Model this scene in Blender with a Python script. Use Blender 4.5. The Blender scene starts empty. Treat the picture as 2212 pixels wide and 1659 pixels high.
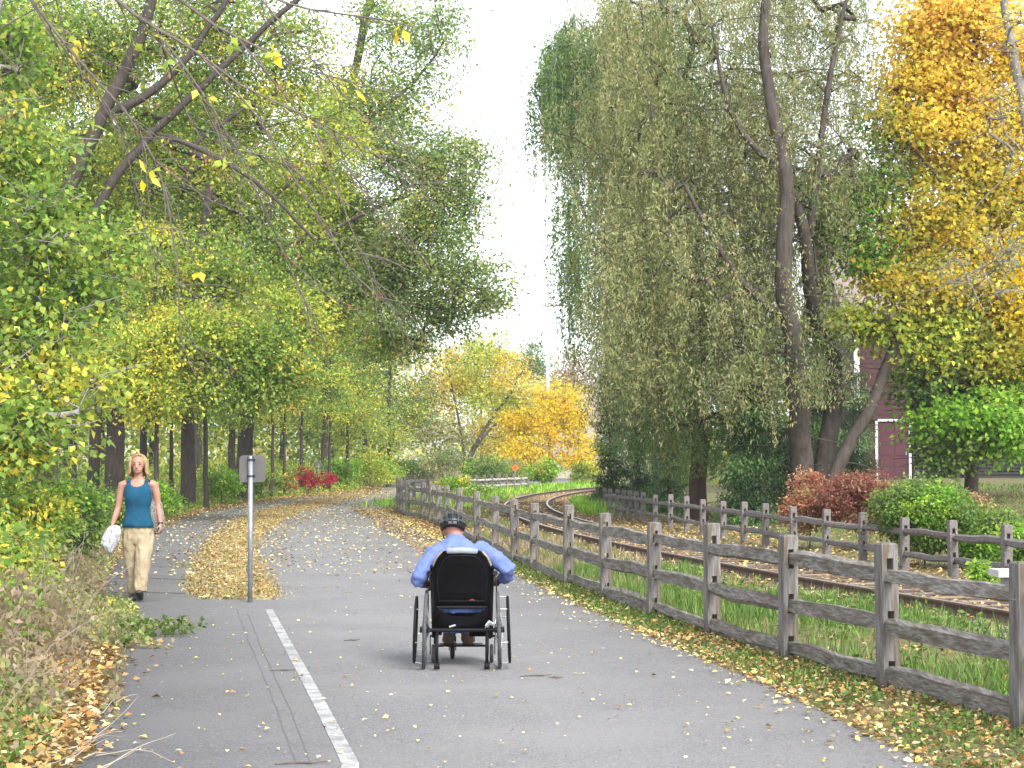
import bpy, math, random
import numpy as np
from mathutils import Vector, Matrix

random.seed(11)
rng = np.random.default_rng(11)
scene = bpy.context.scene
COL = scene.collection
R = math.radians

# ------------------------------------------------------------------ camera
CAM_H = 1.66
FPX = 4000.0                      # focal length in units of a 2212 px wide picture
HORIZON = 993.0
PITCH = math.atan((HORIZON - 829.5) / FPX)
cam_data = bpy.data.cameras.new('camera')
cam_data.sensor_width = 36.0
cam_data.lens = 36.0 * FPX / 2212.0
cam_data.clip_end = 6000.0
cam_data.clip_start = 0.1
cam = bpy.data.objects.new('camera', cam_data)
COL.objects.link(cam)
cam.location = (0, 0, CAM_H)
cam.rotation_euler = (R(90) + PITCH, 0, 0)
scene.camera = cam

# ------------------------------------------------------------------ sky, sun, exposure
SUN_EL, SUN_AZ = 43.0, 152.0      # azimuth clockwise from +Y: behind the camera, to the right
world = bpy.data.worlds.new('World')
scene.world = world
world.use_nodes = True
wn = world.node_tree
wn.nodes.clear()
sky = wn.nodes.new('ShaderNodeTexSky')
sky.sky_type = 'NISHITA'
sky.sun_disc = False
sky.sun_elevation = R(SUN_EL)
sky.sun_rotation = R(SUN_AZ)
sky.dust_density = 1.5
sky.air_density = 1.0
hs = wn.nodes.new('ShaderNodeHueSaturation')
hs.inputs['Saturation'].default_value = 0.30
bgn = wn.nodes.new('ShaderNodeBackground')
bgn.inputs['Strength'].default_value = 0.15
wo = wn.nodes.new('ShaderNodeOutputWorld')
wn.links.new(sky.outputs[0], hs.inputs['Color'])
wn.links.new(hs.outputs[0], bgn.inputs['Color'])
wn.links.new(bgn.outputs[0], wo.inputs['Surface'])
sd = bpy.data.lights.new('sun', 'SUN')
sd.energy = 1.5
sd.angle = R(22)
sd.color = (1.0, 0.95, 0.87)
sun = bpy.data.objects.new('sun', sd)
COL.objects.link(sun)
sdir = Vector((math.sin(R(SUN_AZ)) * math.cos(R(SUN_EL)), math.cos(R(SUN_AZ)) * math.cos(R(SUN_EL)), math.sin(R(SUN_EL))))
sun.rotation_euler = sdir.to_track_quat('Z', 'Y').to_euler()
vs = scene.view_settings
vs.view_transform = 'Standard'
vs.look = 'None'
vs.gamma = 1.0
vs.use_curve_mapping = False
vs.exposure = 1.75
scene.cycles.max_bounces = 5
scene.cycles.transmission_bounces = 4
scene.cycles.diffuse_bounces = 3

# ------------------------------------------------------------------ places: where a point of the ground lies
_c, _s = math.cos(PITCH), math.sin(PITCH)
def ray(px, py):
    a = (px - 1106.0) / FPX
    b = -(py - 829.5) / FPX
    return Vector((a, _c - b * _s, _s + b * _c))
def G(px, py, z=0.0):
    d = ray(px, py)
    t = (z - CAM_H) / d.z
    return Vector((d.x * t, d.y * t, z))
def P(px, py, Y):
    d = ray(px, py)
    t = Y / d.y
    return Vector((d.x * t, Y, CAM_H + d.z * t))

def smooth01(t):
    t = np.clip(t, 0, 1)
    return t * t * (3 - 2 * t)

# ------------------------------------------------------------------ mesh helpers
def mesh_np(name, V, quads=None, tris=None, col=None, mat=None, smooth=False):
    V = np.asarray(V, dtype=np.float32)
    me = bpy.data.meshes.new(name)
    nq = 0 if quads is None else len(quads)
    nt = 0 if tris is None else len(tris)
    me.vertices.add(len(V))
    me.vertices.foreach_set('co', V.ravel())
    loops, starts = [], []
    if nq:
        loops.append(np.asarray(quads, dtype=np.int32).ravel())
        starts.append(np.arange(nq, dtype=np.int32) * 4)
    if nt:
        loops.append(np.asarray(tris, dtype=np.int32).ravel())
        starts.append(nq * 4 + np.arange(nt, dtype=np.int32) * 3)
    if loops:
        L = np.concatenate(loops)
        me.loops.add(len(L))
        me.loops.foreach_set('vertex_index', L)
        me.polygons.add(nq + nt)
        me.polygons.foreach_set('loop_start', np.concatenate(starts))
        if smooth:
            me.polygons.foreach_set('use_smooth', np.ones(nq + nt, dtype=bool))
    if col is not None:
        ca = me.color_attributes.new('Col', 'FLOAT_COLOR', 'POINT')
        c4 = np.ones((len(V), 4), dtype=np.float32)
        c4[:, :3] = col
        ca.data.foreach_set('color', c4.ravel())
    if mat is not None:
        me.materials.append(mat)
    me.update(calc_edges=True)
    me.validate()
    return me

def link(name, me, parent=None, loc=None, rot=None, scale=None):
    o = bpy.data.objects.new(name, me)
    COL.objects.link(o)
    if parent is not None:
        o.parent = parent
    if loc is not None:
        o.location = loc
    if rot is not None:
        o.rotation_euler = rot
    if scale is not None:
        o.scale = scale
    return o

def tag(o, label=None, cat=None, group=None, kind=None):
    if label: o['label'] = label
    if cat: o['category'] = cat
    if group: o['group'] = group
    if kind: o['kind'] = kind
    return o

def thing(name, label, cat, loc=(0, 0, 0), rz=0.0, group=None):
    o = bpy.data.objects.new(name, None)
    o.empty_display_size = 0.2
    COL.objects.link(o)
    o.location = loc
    o.rotation_euler = (0, 0, rz)
    return tag(o, label, cat, group)

class MB:
    """collects simple shapes into one mesh"""
    def __init__(self):
        self.V, self.F = [], []
    def add(self, V, F):
        n = len(self.V)
        self.V += [tuple(v) for v in V]
        self.F += [tuple(i + n for i in f) for f in F]
        return self
    def box(self, c, s, rz=0.0, taper=1.0):
        cx, cy, cz = c
        hx, hy, hz = s[0] / 2, s[1] / 2, s[2] / 2
        ca, sa = math.cos(rz), math.sin(rz)
        V = []
        for z, k in ((-hz, 1.0), (hz, taper)):
            for x, y in ((-hx, -hy), (hx, -hy), (hx, hy), (-hx, hy)):
                x, y = x * k, y * k
                V.append((cx + x * ca - y * sa, cy + x * sa + y * ca, cz + z))
        return self.add(V, [(3, 2, 1, 0), (4, 5, 6, 7), (0, 1, 5, 4), (1, 2, 6, 5), (2, 3, 7, 6), (3, 0, 4, 7)])
    def tube(self, pts, rad, k=8, closed=False):
        pts = [Vector(p) for p in pts]
        n = len(pts)
        if not hasattr(rad, '__len__'):
            rad = [rad] * n
        V, F = [], []
        prev = None
        for i, p in enumerate(pts):
            if closed:
                d = pts[(i + 1) % n] - pts[i - 1]
            else:
                d = pts[min(i + 1, n - 1)] - pts[max(i - 1, 0)]
            d.normalize()
            if prev is None:
                ref = Vector((0, 0, 1)) if abs(d.z) < 0.9 else Vector((1, 0, 0))
                u = d.cross(ref).normalized()
            else:
                u = (prev - d * prev.dot(d)).normalized()
            prev = u
            w = d.cross(u)
            r = rad[i]
            rx, ry = r if hasattr(r, '__len__') else (r, r)
            for j in range(k):
                a = 2 * math.pi * j / k
                V.append(p + u * (rx * math.cos(a)) + w * (ry * math.sin(a)))
        m = n if closed else n - 1
        for i in range(m):
            for j in range(k):
                a, b = i * k + j, i * k + (j + 1) % k
                c, d2 = ((i + 1) % n) * k + (j + 1) % k, ((i + 1) % n) * k + j
                F.append((a, b, c, d2))
        if not closed:
            F.append(tuple(range(k - 1, -1, -1)))
            F.append(tuple((n - 1) * k + j for j in range(k)))
        return self.add(V, F)
    def loft(self, rings, k=20):
        """rings: (cx, cy, cz, rx, ry[, power]) stacked along z"""
        V, F = [], []
        for r in rings:
            cx, cy, cz, rx, ry = r[:5]
            pw = r[5] if len(r) > 5 else 1.0
            for j in range(k):
                a = 2 * math.pi * j / k
                ca, sa = math.cos(a), math.sin(a)
                V.append((cx + rx * math.copysign(abs(ca) ** pw, ca), cy + ry * math.copysign(abs(sa) ** pw, sa), cz))
        n = len(rings)
        for i in range(n - 1):
            for j in range(k):
                F.append((i * k + j, i * k + (j + 1) % k, (i + 1) * k + (j + 1) % k, (i + 1) * k + j))
        F.append(tuple(range(k - 1, -1, -1)))
        F.append(tuple((n - 1) * k + j for j in range(k)))
        return self.add(V, F)
    def ball(self, c, r, k=14, m=9):
        rx, ry, rz = r if hasattr(r, '__len__') else (r, r, r)
        rings = []
        for i in range(m):
            t = math.pi * (i + 0.5) / m - math.pi / 2
            rings.append((c[0], c[1], c[2] + rz * math.sin(t), rx * math.cos(t), ry * math.cos(t)))
        return self.loft(rings, k)
    def mesh(self, name, mat, smooth=False):
        me = bpy.data.meshes.new(name)
        me.from_pydata(self.V, [], self.F)
        if smooth:
            me.polygons.foreach_set('use_smooth', [True] * len(me.polygons))
        me.materials.append(mat)
        me.update()
        return me
    def build(self, name, mat, parent=None, smooth=False, **kw):
        return link(name, self.mesh(name, mat, smooth), parent, **kw)

# ------------------------------------------------------------------ materials
def nodes_of(name):
    m = bpy.data.materials.new(name)
    m.use_nodes = True
    nt = m.node_tree
    return m, nt, nt.nodes['Principled BSDF']

def pm(name, c1, c2=None, scale=8.0, rough=0.7, bump=0.0, metal=0.0, stretch=(1, 1, 1), spec=0.4, c3=None, scale3=1.2, bscale=None):
    m, nt, b = nodes_of(name)
    b.inputs['Roughness'].default_value = rough
    b.inputs['Metallic'].default_value = metal
    b.inputs['Specular IOR Level'].default_value = spec
    if c2 is None:
        c2 = tuple(v * 0.8 for v in c1)
    tc = nt.nodes.new('ShaderNodeTexCoord')
    mp = nt.nodes.new('ShaderNodeMapping')
    mp.inputs['Scale'].default_value = stretch
    nt.links.new(tc.outputs['Object'], mp.inputs[0])
    n1 = nt.nodes.new('ShaderNodeTexNoise')
    n1.inputs['Scale'].default_value = scale
    n1.inputs['Detail'].default_value = 6
    nt.links.new(mp.outputs[0], n1.inputs['Vector'])
    rmp = nt.nodes.new('ShaderNodeMapRange')
    rmp.inputs[1].default_value = 0.33
    rmp.inputs[2].default_value = 0.67
    nt.links.new(n1.outputs[0], rmp.inputs[0])
    mx = nt.nodes.new('ShaderNodeMix')
    mx.data_type = 'RGBA'
    mx.inputs[6].default_value = (*c1, 1)
    mx.inputs[7].default_value = (*c2, 1)
    nt.links.new(rmp.outputs[0], mx.inputs[0])
    out = mx.outputs[2]
    if c3 is not None:
        n2 = nt.nodes.new('ShaderNodeTexNoise')
        n2.inputs['Scale'].default_value = scale3
        n2.inputs['Detail'].default_value = 4
        nt.links.new(mp.outputs[0], n2.inputs['Vector'])
        r2 = nt.nodes.new('ShaderNodeMapRange')
        r2.inputs[1].default_value = 0.45
        r2.inputs[2].default_value = 0.65
        nt.links.new(n2.outputs[0], r2.inputs[0])
        m2 = nt.nodes.new('ShaderNodeMix')
        m2.data_type = 'RGBA'
        m2.inputs[7].default_value = (*c3, 1)
        nt.links.new(r2.outputs[0], m2.inputs[0])
        nt.links.new(out, m2.inputs[6])
        out = m2.outputs[2]
    nt.links.new(out, b.inputs['Base Color'])
    if bump > 0:
        bp = nt.nodes.new('ShaderNodeBump')
        bp.inputs['Strength'].default_value = bump
        bp.inputs['Distance'].default_value = 0.02
        src = n1
        if bscale:
            src = nt.nodes.new('ShaderNodeTexNoise')
            src.inputs['Scale'].default_value = bscale
            src.inputs['Detail'].default_value = 4
            nt.links.new(mp.outputs[0], src.inputs['Vector'])
        nt.links.new(src.outputs[0], bp.inputs['Height'])
        nt.links.new(bp.outputs[0], b.inputs['Normal'])
    return m

def leaf_material(name, trans=0.38, rough=0.55, vary=0.0, spec=0.3):
    """colour of every leaf sits in the mesh; light passes partly through"""
    m, nt, b = nodes_of(name)
    at = nt.nodes.new('ShaderNodeAttribute')
    at.attribute_name = 'Col'
    out = at.outputs['Color']
    if vary > 0:
        oi = nt.nodes.new('ShaderNodeObjectInfo')
        mr = nt.nodes.new('ShaderNodeMapRange')
        mr.inputs[3].default_value = 0.5 - vary
        mr.inputs[4].default_value = 0.5 + vary
        nt.links.new(oi.outputs['Random'], mr.inputs[0])
        h = nt.nodes.new('ShaderNodeHueSaturation')
        nt.links.new(mr.outputs[0], h.inputs['Hue'])
        nt.links.new(out, h.inputs['Color'])
        out = h.outputs[0]
    b.inputs['Roughness'].default_value = rough
    b.inputs['Specular IOR Level'].default_value = spec
    nt.links.new(out, b.inputs['Base Color'])
    t = nt.nodes.new('ShaderNodeBsdfTranslucent')
    nt.links.new(out, t.inputs['Color'])
    ms = nt.nodes.new('ShaderNodeMixShader')
    ms.inputs[0].default_value = trans
    nt.links.new(b.outputs[0], ms.inputs[1])
    nt.links.new(t.outputs[0], ms.inputs[2])
    nt.links.new(ms.outputs[0], nt.nodes['Material Output'].inputs['Surface'])
    return m

M = {}
M['leaf'] = leaf_material('leaf', 0.55)
M['leaf_var'] = leaf_material('leaf_varied', 0.55, vary=0.022)
M['needle'] = leaf_material('needle', 0.20)
M['litter'] = leaf_material('fallen_leaf', 0.10, rough=0.7, spec=0.2)
M['grass'] = leaf_material('grass_blade', 0.35)
M['bark'] = pm('bark', (0.048, 0.038, 0.032), (0.09, 0.076, 0.066), 5, 0.9, 0.8, stretch=(3, 3, 0.5))
M['bark_grey'] = pm('bark_grey', (0.15, 0.14, 0.13), (0.25, 0.235, 0.22), 6, 0.9, 0.6, stretch=(3, 3, 0.6))
M['bark_dark'] = pm('bark_dark', (0.032, 0.025, 0.021), (0.065, 0.052, 0.044), 5, 0.9, 0.9, stretch=(3, 3, 0.5))
M['bark_red'] = pm('bark_red', (0.05, 0.027, 0.022), (0.085, 0.047, 0.038), 5, 0.9, 0.8, stretch=(3, 3, 0.4))
M['twig'] = pm('twig', (0.075, 0.06, 0.052), (0.13, 0.11, 0.098), 20, 0.85)
M['fence_wood'] = pm('fence_wood', (0.11, 0.10, 0.095), (0.215, 0.205, 0.198), 9, 0.85, 0.7, stretch=(6, 6, 0.8), c3=(0.10, 0.075, 0.055), scale3=2.5)
M['rail_wood'] = pm('rail_wood', (0.11, 0.098, 0.086), (0.27, 0.25, 0.225), 5, 0.85, 0.8, stretch=(9, 0.6, 11), c3=(0.10, 0.08, 0.06), scale3=2.0)
M['back_wood'] = pm('back_fence_wood', (0.12, 0.105, 0.10), (0.19, 0.17, 0.165), 7, 0.85, 0.6, stretch=(7, 1, 5))
M['slot'] = pm('slot', (0.02, 0.017, 0.015))
M['steel'] = pm('galvanised_steel', (0.22, 0.235, 0.26), (0.31, 0.33, 0.36), 14, 0.45, metal=0.6)
M['sign_back'] = pm('sign_aluminium', (0.085, 0.082, 0.08), (0.125, 0.12, 0.117), 5, 0.55, metal=0.35)
M['rust'] = pm('rusty_rail', (0.065, 0.04, 0.03), (0.12, 0.075, 0.055), 20, 0.75, 0.3)
M['railtop'] = pm('rail_head', (0.30, 0.26, 0.23), (0.42, 0.38, 0.34), 9, 0.4, metal=0.6)
M['tie'] = pm('tie_wood', (0.05, 0.04, 0.035), (0.11, 0.09, 0.075), 7, 0.9, 0.8, stretch=(1, 5, 5))
M['white'] = pm('white_paint', (0.56, 0.56, 0.56), (0.46, 0.46, 0.46), 6, 0.5)
M['red_paint'] = pm('red_paint', (0.45, 0.03, 0.06), None, 6, 0.5)
M['concrete'] = pm('concrete', (0.30, 0.30, 0.30), (0.42, 0.42, 0.41), 12, 0.85, 0.3)
M['siding'] = pm('barn_red_siding', (0.036, 0.007, 0.011), (0.05, 0.010, 0.015), 3, 0.6)
M['door_red'] = pm('door_red', (0.05, 0.008, 0.016), (0.062, 0.010, 0.02), 3, 0.5)
M['roof'] = pm('roof_shingle', (0.17, 0.13, 0.115), (0.25, 0.20, 0.18), 15, 0.9, 0.4)
M['dark'] = pm('dark_lattice', (0.02, 0.02, 0.022), (0.035, 0.033, 0.033), 8, 0.8)
M['orange_sign'] = pm('orange_sign', (0.75, 0.18, 0.02), (0.6, 0.12, 0.02), 6, 0.5)
# ------------------------------------------------------------------ ground lines
def resample(pts, n):
    p = np.array([tuple(v)[:2] for v in pts], dtype=float)
    d = np.r_[0, np.cumsum(np.linalg.norm(np.diff(p, axis=0), axis=1))]
    t = np.linspace(0, d[-1], n)
    # smooth a little with a moving average over the finely sampled line
    q = np.stack([np.interp(t, d, p[:, 0]), np.interp(t, d, p[:, 1])], 1)
    return q
def xy(lst): return [G(a, b) for a, b in lst]

# outer left edge of the paving, right edge of the paving
LEFT = [Vector((-2.55, 2.0, 0)), Vector((-2.42, 6.0, 0))] + xy([(192, 1659), (215, 1560), (240, 1470), (250, 1400), (225, 1330), (205, 1275), (225, 1228), (290, 1172), (370, 1128), (460, 1100), (580, 1083), (700, 1071), (800, 1062)]) + \
       [Vector((-8.6, 112, 0)), Vector((-6.5, 128, 0)), Vector((-1.0, 146, 0)), Vector((10, 165, 0))]
RIGHT = [Vector((2.75, 2.0, 0)), Vector((2.5, 6.0, 0))] + xy([(2005, 1659), (1800, 1556), (1600, 1463), (1400, 1377), (1250, 1311), (1150, 1262), (1070, 1220), (990, 1184), (910, 1148), (868, 1122)]) + \
        [Vector((-4.35, 60, 0)), Vector((-4.75, 72, 0)), Vector((-4.8, 84, 0)), Vector((-4.2, 98, 0)), Vector((-1.5, 112, 0)), Vector((4, 128, 0)), Vector((12, 146, 0))]
# the leaf strewn strip between walkers' lane and riders' lane
ISL_L = xy([(588, 1300), (500, 1304), (430, 1298), (405, 1280), (410, 1240), (425, 1205), (455, 1165), (505, 1130), (585, 1101), (680, 1082), (790, 1068.5)]) 
ISL_R = xy([(590, 1299.5), (602, 1296), (600, 1282), (585, 1262), (572, 1240), (556, 1208), (556, 1172), (590, 1138), (650, 1107), (730, 1086), (800, 1069)])
edge_l = resample(LEFT, 160)
edge_r = resample(RIGHT, 160)
def edge_x(E, y): return np.interp(y, E[:, 1], E[:, 0])

# right hand (inner) rail of the railway: a long gentle bend
RAILZ = 0.13
_rp = [G(a, b, RAILZ) for a, b in [(1286, 1061), (1228, 1066), (1193, 1071.5), (1171.6, 1078.5), (1168, 1085), (1181, 1096), (1216, 1108), (1251, 1116), (1348, 1139.8), (1413, 1152), (1522, 1175.7), (1685, 1202.5), (1892, 1240), (2187, 1285.6)]]
_rc = np.polyfit([p.y for p in _rp], [p.x for p in _rp], 2)
def rail_x(y): return np.polyval(_rc, y)
GAUGE = 1.435
def track_pt(y, off):
    """off metres to the left of the inner rail"""
    s = np.polyval(np.polyder(_rc), y)
    n = np.array([-1.0, s]) / np.sqrt(1 + s * s)
    return np.array([rail_x(y) + n[0] * off, y + n[1] * off])

# fence beyond the tracks and fence beside the path
_bf = [G(a, b) for a, b in [(1361, 1122), (1389, 1130), (1447, 1142), (1517, 1156), (1606, 1171), (1652, 1183), (1714, 1188), (1784, 1201), (1862, 1214), (1952, 1234), (2057, 1250)]]
_bc = np.polyfit([p.y for p in _bf], [p.x for p in _bf], 2)
def back_x(y): return np.polyval(_bc, y)
_nf = [G(a, b) for a, b in [(1915, 1500), (1700, 1420), (1537, 1362), (1410, 1327), (1309, 1291), (1227, 1269), (1154, 1246), (1113, 1220), (1070, 1188), (1031, 1172), (902, 1119)]]
_nc = np.polyfit([p.y for p in _nf], [p.x for p in _nf], 3)
def near_x(y): return np.polyval(_nc, y)

def gz(x, y):
    """height of the ground"""
    x = np.asarray(x, float); y = np.asarray(y, float)
    yc = np.clip(y, 5, 75)
    bx = back_x(np.clip(y, 18, 52)) + 0.8
    rise = 0.95 * smooth01((x - bx) / 13.0) * smooth01((y - 10) / 20) 
    lx = np.interp(y, edge_l[:, 1], edge_l[:, 0]) - 0.6
    bank = 0.45 * smooth01((lx - x) / 6.0) + 0.06 * np.sin(x * 0.9 + y * 0.35) * smooth01((lx - x) / 2.0)
    z = np.where(x > bx, rise, np.where(x < lx, bank, 0.0))
    far = smooth01((y - 170) / 60.0)
    return z * (1 - far)

# ------------------------------------------------------------------ ground sheet
def axis(lo, hi, step, reach):
    a = list(np.arange(lo, hi + 1e-6, step))
    d = step
    while a[-1] < reach:
        d *= 1.4; a.append(a[-1] + d)
    d = step
    while a[0] > -reach:
        d *= 1.4; a.insert(0, a[0] - d)
    return np.array(a)
gx = axis(-26, 30, 0.5, 2500)
gy = axis(2, 130, 0.8, 3000)
XX, YY = np.meshgrid(gx, gy)
ZZ = gz(XX, YY)
nx_, ny_ = len(gx), len(gy)
idx = np.arange(nx_ * ny_).reshape(ny_, nx_)
quads = np.stack([idx[:-1, :-1], idx[:-1, 1:], idx[1:, 1:], idx[1:, :-1]], -1).reshape(-1, 4)
GV = np.stack([XX, YY, ZZ], -1).reshape(-1, 3)
# real zones: forest floor to the left, rough grass by the fence, lawn beyond the far fence
zone = np.zeros((len(GV), 3))
lawn = np.array((0.10, 0.13, 0.035)); floor_c = np.array((0.15, 0.11, 0.055)); rough = np.array((0.13, 0.12, 0.045))
xl = np.interp(GV[:, 1], edge_l[:, 1], edge_l[:, 0])
zone[:] = rough
zone[GV[:, 0] < xl] = floor_c
zone[GV[:, 0] > back_x(np.clip(GV[:, 1], 10, 60)) + 0.5] = lawn
mg, nt, b = nodes_of('earth_and_grass')
at = nt.nodes.new('ShaderNodeAttribute'); at.attribute_name = 'Col'
tc = nt.nodes.new('ShaderNodeTexCoord')
na = nt.nodes.new('ShaderNodeTexNoise'); na.inputs['Scale'].default_value = 1.3; na.inputs['Detail'].default_value = 8
nb = nt.nodes.new('ShaderNodeTexNoise'); nb.inputs['Scale'].default_value = 22; nb.inputs['Detail'].default_value = 5
for n in (na, nb): nt.links.new(tc.outputs['Object'], n.inputs['Vector'])
mxa = nt.nodes.new('ShaderNodeMix'); mxa.data_type = 'RGBA'; mxa.inputs[7].default_value = (0.20, 0.145, 0.06, 1)
mra = nt.nodes.new('ShaderNodeMapRange'); mra.inputs[1].default_value = 0.42; mra.inputs[2].default_value = 0.62
nt.links.new(na.outputs[0], mra.inputs[0]); nt.links.new(mra.outputs[0], mxa.inputs[0]); nt.links.new(at.outputs['Color'], mxa.inputs[6])
mxb = nt.nodes.new('ShaderNodeMix'); mxb.data_type = 'RGBA'; mxb.inputs[7].default_value = (0.05, 0.05, 0.02, 1)
mrb = nt.nodes.new('ShaderNodeMapRange'); mrb.inputs[1].default_value = 0.45; mrb.inputs[2].default_value = 0.75
nt.links.new(nb.outputs[0], mrb.inputs[0]); nt.links.new(mrb.outputs[0], mxb.inputs[0]); nt.links.new(mxa.outputs[2], mxb.inputs[6])
nt.links.new(mxb.outputs[2], b.inputs['Base Color']); b.inputs['Roughness'].default_value = 0.95
bp = nt.nodes.new('ShaderNodeBump'); bp.inputs['Strength'].default_value = 0.8; bp.inputs['Distance'].default_value = 0.05
nt.links.new(nb.outputs[0], bp.inputs['Height']); nt.links.new(bp.outputs[0], b.inputs['Normal'])
M['ground'] = mg
tag(link('ground', mesh_np('ground', GV, quads, col=zone, mat=mg, smooth=True)), kind='structure')

# ------------------------------------------------------------------ paving
def strip(A, B, z):
    n = len(A)
    V = np.zeros((2 * n, 3)); V[:n, :2] = A; V[n:, :2] = B; V[:, 2] = z
    i = np.arange(n - 1)
    q = np.stack([i, i + n, i + n + 1, i + 1], 1)
    return V, q
ma, nt, b = nodes_of('worn_asphalt')
tc = nt.nodes.new('ShaderNodeTexCoord')
def noise_node(sc, det=5, ro=0.6):
    n = nt.nodes.new('ShaderNodeTexNoise'); n.inputs['Scale'].default_value = sc; n.inputs['Detail'].default_value = det; n.inputs['Roughness'].default_value = ro
    nt.links.new(tc.outputs['Object'], n.inputs['Vector']); return n
def rng_node(src, a, b2, lo=0.0, hi=1.0):
    r = nt.nodes.new('ShaderNodeMapRange'); r.inputs[1].default_value = a; r.inputs[2].default_value = b2; r.inputs[3].default_value = lo; r.inputs[4].default_value = hi
    nt.links.new(src, r.inputs[0]); return r.outputs[0]
def mixc(fac, a, bcol):
    m = nt.nodes.new('ShaderNodeMix'); m.data_type = 'RGBA'
    nt.links.new(fac, m.inputs[0])
    for k, v in ((6, a), (7, bcol)):
        if isinstance(v, tuple): m.inputs[k].default_value = (*v, 1)
        else: nt.links.new(v, m.inputs[k])
    return m.outputs[2]
fine = noise_node(75, 3, 0.8); mid = noise_node(9, 6); big = noise_node(0.7, 4)
c = mixc(rng_node(fine.outputs[0], 0.36, 0.66), (0.085, 0.084, 0.088), (0.25, 0.246, 0.248))
c = mixc(rng_node(mid.outputs[0], 0.45, 0.75, 0, 0.5), c, (0.13, 0.128, 0.13))
c = mixc(rng_node(big.outputs[0], 0.42, 0.68, 0, 0.6), c, (0.20, 0.196, 0.193))
nt.links.new(c, b.inputs['Base Color']); b.inputs['Roughness'].default_value = 0.9; b.inputs['Specular IOR Level'].default_value = 0.25
bp = nt.nodes.new('ShaderNodeBump'); bp.inputs['Strength'].default_value = 0.5; bp.inputs['Distance'].default_value = 0.006
nt.links.new(fine.outputs[0], bp.inputs['Height']); nt.links.new(bp.outputs[0], b.inputs['Normal'])
M['asphalt'] = ma
def ragged(E, amp):
    E = E.copy()
    s = np.arange(len(E))
    E[:, 0] += amp * (np.sin(s * 1.7) + 0.6 * np.sin(s * 3.9 + 1) + 0.5 * rng.normal(size=len(E)))
    return E
V, q = strip(ragged(edge_l, 0.015), ragged(edge_r, 0.015), 0.022)
V2 = V.copy(); V2[:, 2] = 0.0                     # a thin edge so that the paving has thickness
n = len(edge_l)
sk = []
for a in range(n - 1):
    sk.append((a, a + 1, 2 * n + a + 1, 2 * n + a)); sk.append((n + a + 1, n + a, 3 * n + a, 3 * n + a + 1))
tag(link('path', mesh_np('path', np.vstack([V, V2]), np.vstack([q, np.array(sk)]), mat=ma)), kind='structure')

M['island'] = pm('leafy_turf', (0.20, 0.16, 0.085), (0.31, 0.255, 0.14), 11, 0.95, 0.9, c3=(0.15, 0.145, 0.06), scale3=1.6)
il, ir = resample(ISL_L, 60), resample(ISL_R, 60)
V, q = strip(il, ir, 0.045)
V2 = V.copy(); V2[:, 2] = 0.015
n = 60; sk = []
for a in range(n - 1):
    sk.append((a, a + 1, 2 * n + a + 1, 2 * n + a)); sk.append((n + a + 1, n + a, 3 * n + a, 3 * n + a + 1))
tag(link('turf_island', mesh_np('turf_island', np.vstack([V, V2]), np.vstack([q, np.array(sk)]), mat=M['island'])), kind='structure')

# painted line between the lanes, worn
mw, nt, b = nodes_of('worn_white_line')
tc = nt.nodes.new('ShaderNodeTexCoord')
f1 = noise_node(60, 4, 0.7); f2 = noise_node(6, 4)
mxn = nt.nodes.new('ShaderNodeMath'); mxn.operation = 'ADD'
nt.links.new(f1.outputs[0], mxn.inputs[0]); nt.links.new(f2.outputs[0], mxn.inputs[1])
c = mixc(rng_node(mxn.outputs[0], 0.86, 1.16), (0.36, 0.36, 0.355), (0.17, 0.168, 0.168))
nt.links.new(c, b.inputs['Base Color']); b.inputs['Roughness'].default_value = 0.8
lA = resample(xy([(573, 1322), (601, 1380), (637, 1450), (682, 1540), (738, 1659)]) + [Vector((-0.62, 6, 0)), Vector((-0.35, 2, 0))], 40)
lB = resample(xy([(589, 1321), (622, 1380), (662, 1450), (712, 1540), (776, 1659)]) + [Vector((-0.53, 6, 0)), Vector((-0.26, 2, 0))], 40)
V, q = strip(lA, lB, 0.0265)
tag(link('lane_marking', mesh_np('lane_marking', V, q, mat=mw)), kind='structure')

# tarred cracks and the paving joint
M['tar'] = pm('tar', (0.05, 0.048, 0.05), (0.08, 0.078, 0.08), 30, 0.7)
M['joint'] = pm('joint', (0.085, 0.083, 0.084), (0.125, 0.123, 0.123), 18, 0.8)
def crack(name, pts, w, z=0.0255):
    p = resample(pts, 24)
    d = np.gradient(p, axis=0); d /= np.linalg.norm(d, axis=1)[:, None]
    nn = np.stack([-d[:, 1], d[:, 0]], 1)
    p = p + nn * (rng.normal(size=(24, 1)) * w * 0.5)
    ww = w * (0.6 + 0.5 * rng.random((24, 1)))
    V, q = strip(p - nn * ww / 2, p + nn * ww / 2, z)
    tag(link(name, mesh_np(name, V, q, mat=M['tar'] if name == 'tar_seam' else M['joint'])), kind='structure')
crack('tar_seam', xy([(212, 1255), (300, 1252), (420, 1257)]), 0.10)
crack('tar_seam', xy([(210, 1285), (300, 1283), (405, 1286)]), 0.10)
crack('tar_seam', xy([(225, 1228), (330, 1226), (412, 1229)]), 0.04)
crack('paving_joint', xy([(512, 1322), (540, 1400), (575, 1480), (605, 1560), (640, 1659)]), 0.007)
crack('paving_joint', xy([(535, 1330), (570, 1420), (618, 1520), (672, 1659)]), 0.006)
crack('paving_joint', xy([(470, 1478), (700, 1490), (900, 1500), (1100, 1497)]), 0.006)
crack('paving_joint', xy([(1930, 1352 + 165), (1840, 1508), (1780, 1500)]), 0.008)
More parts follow.
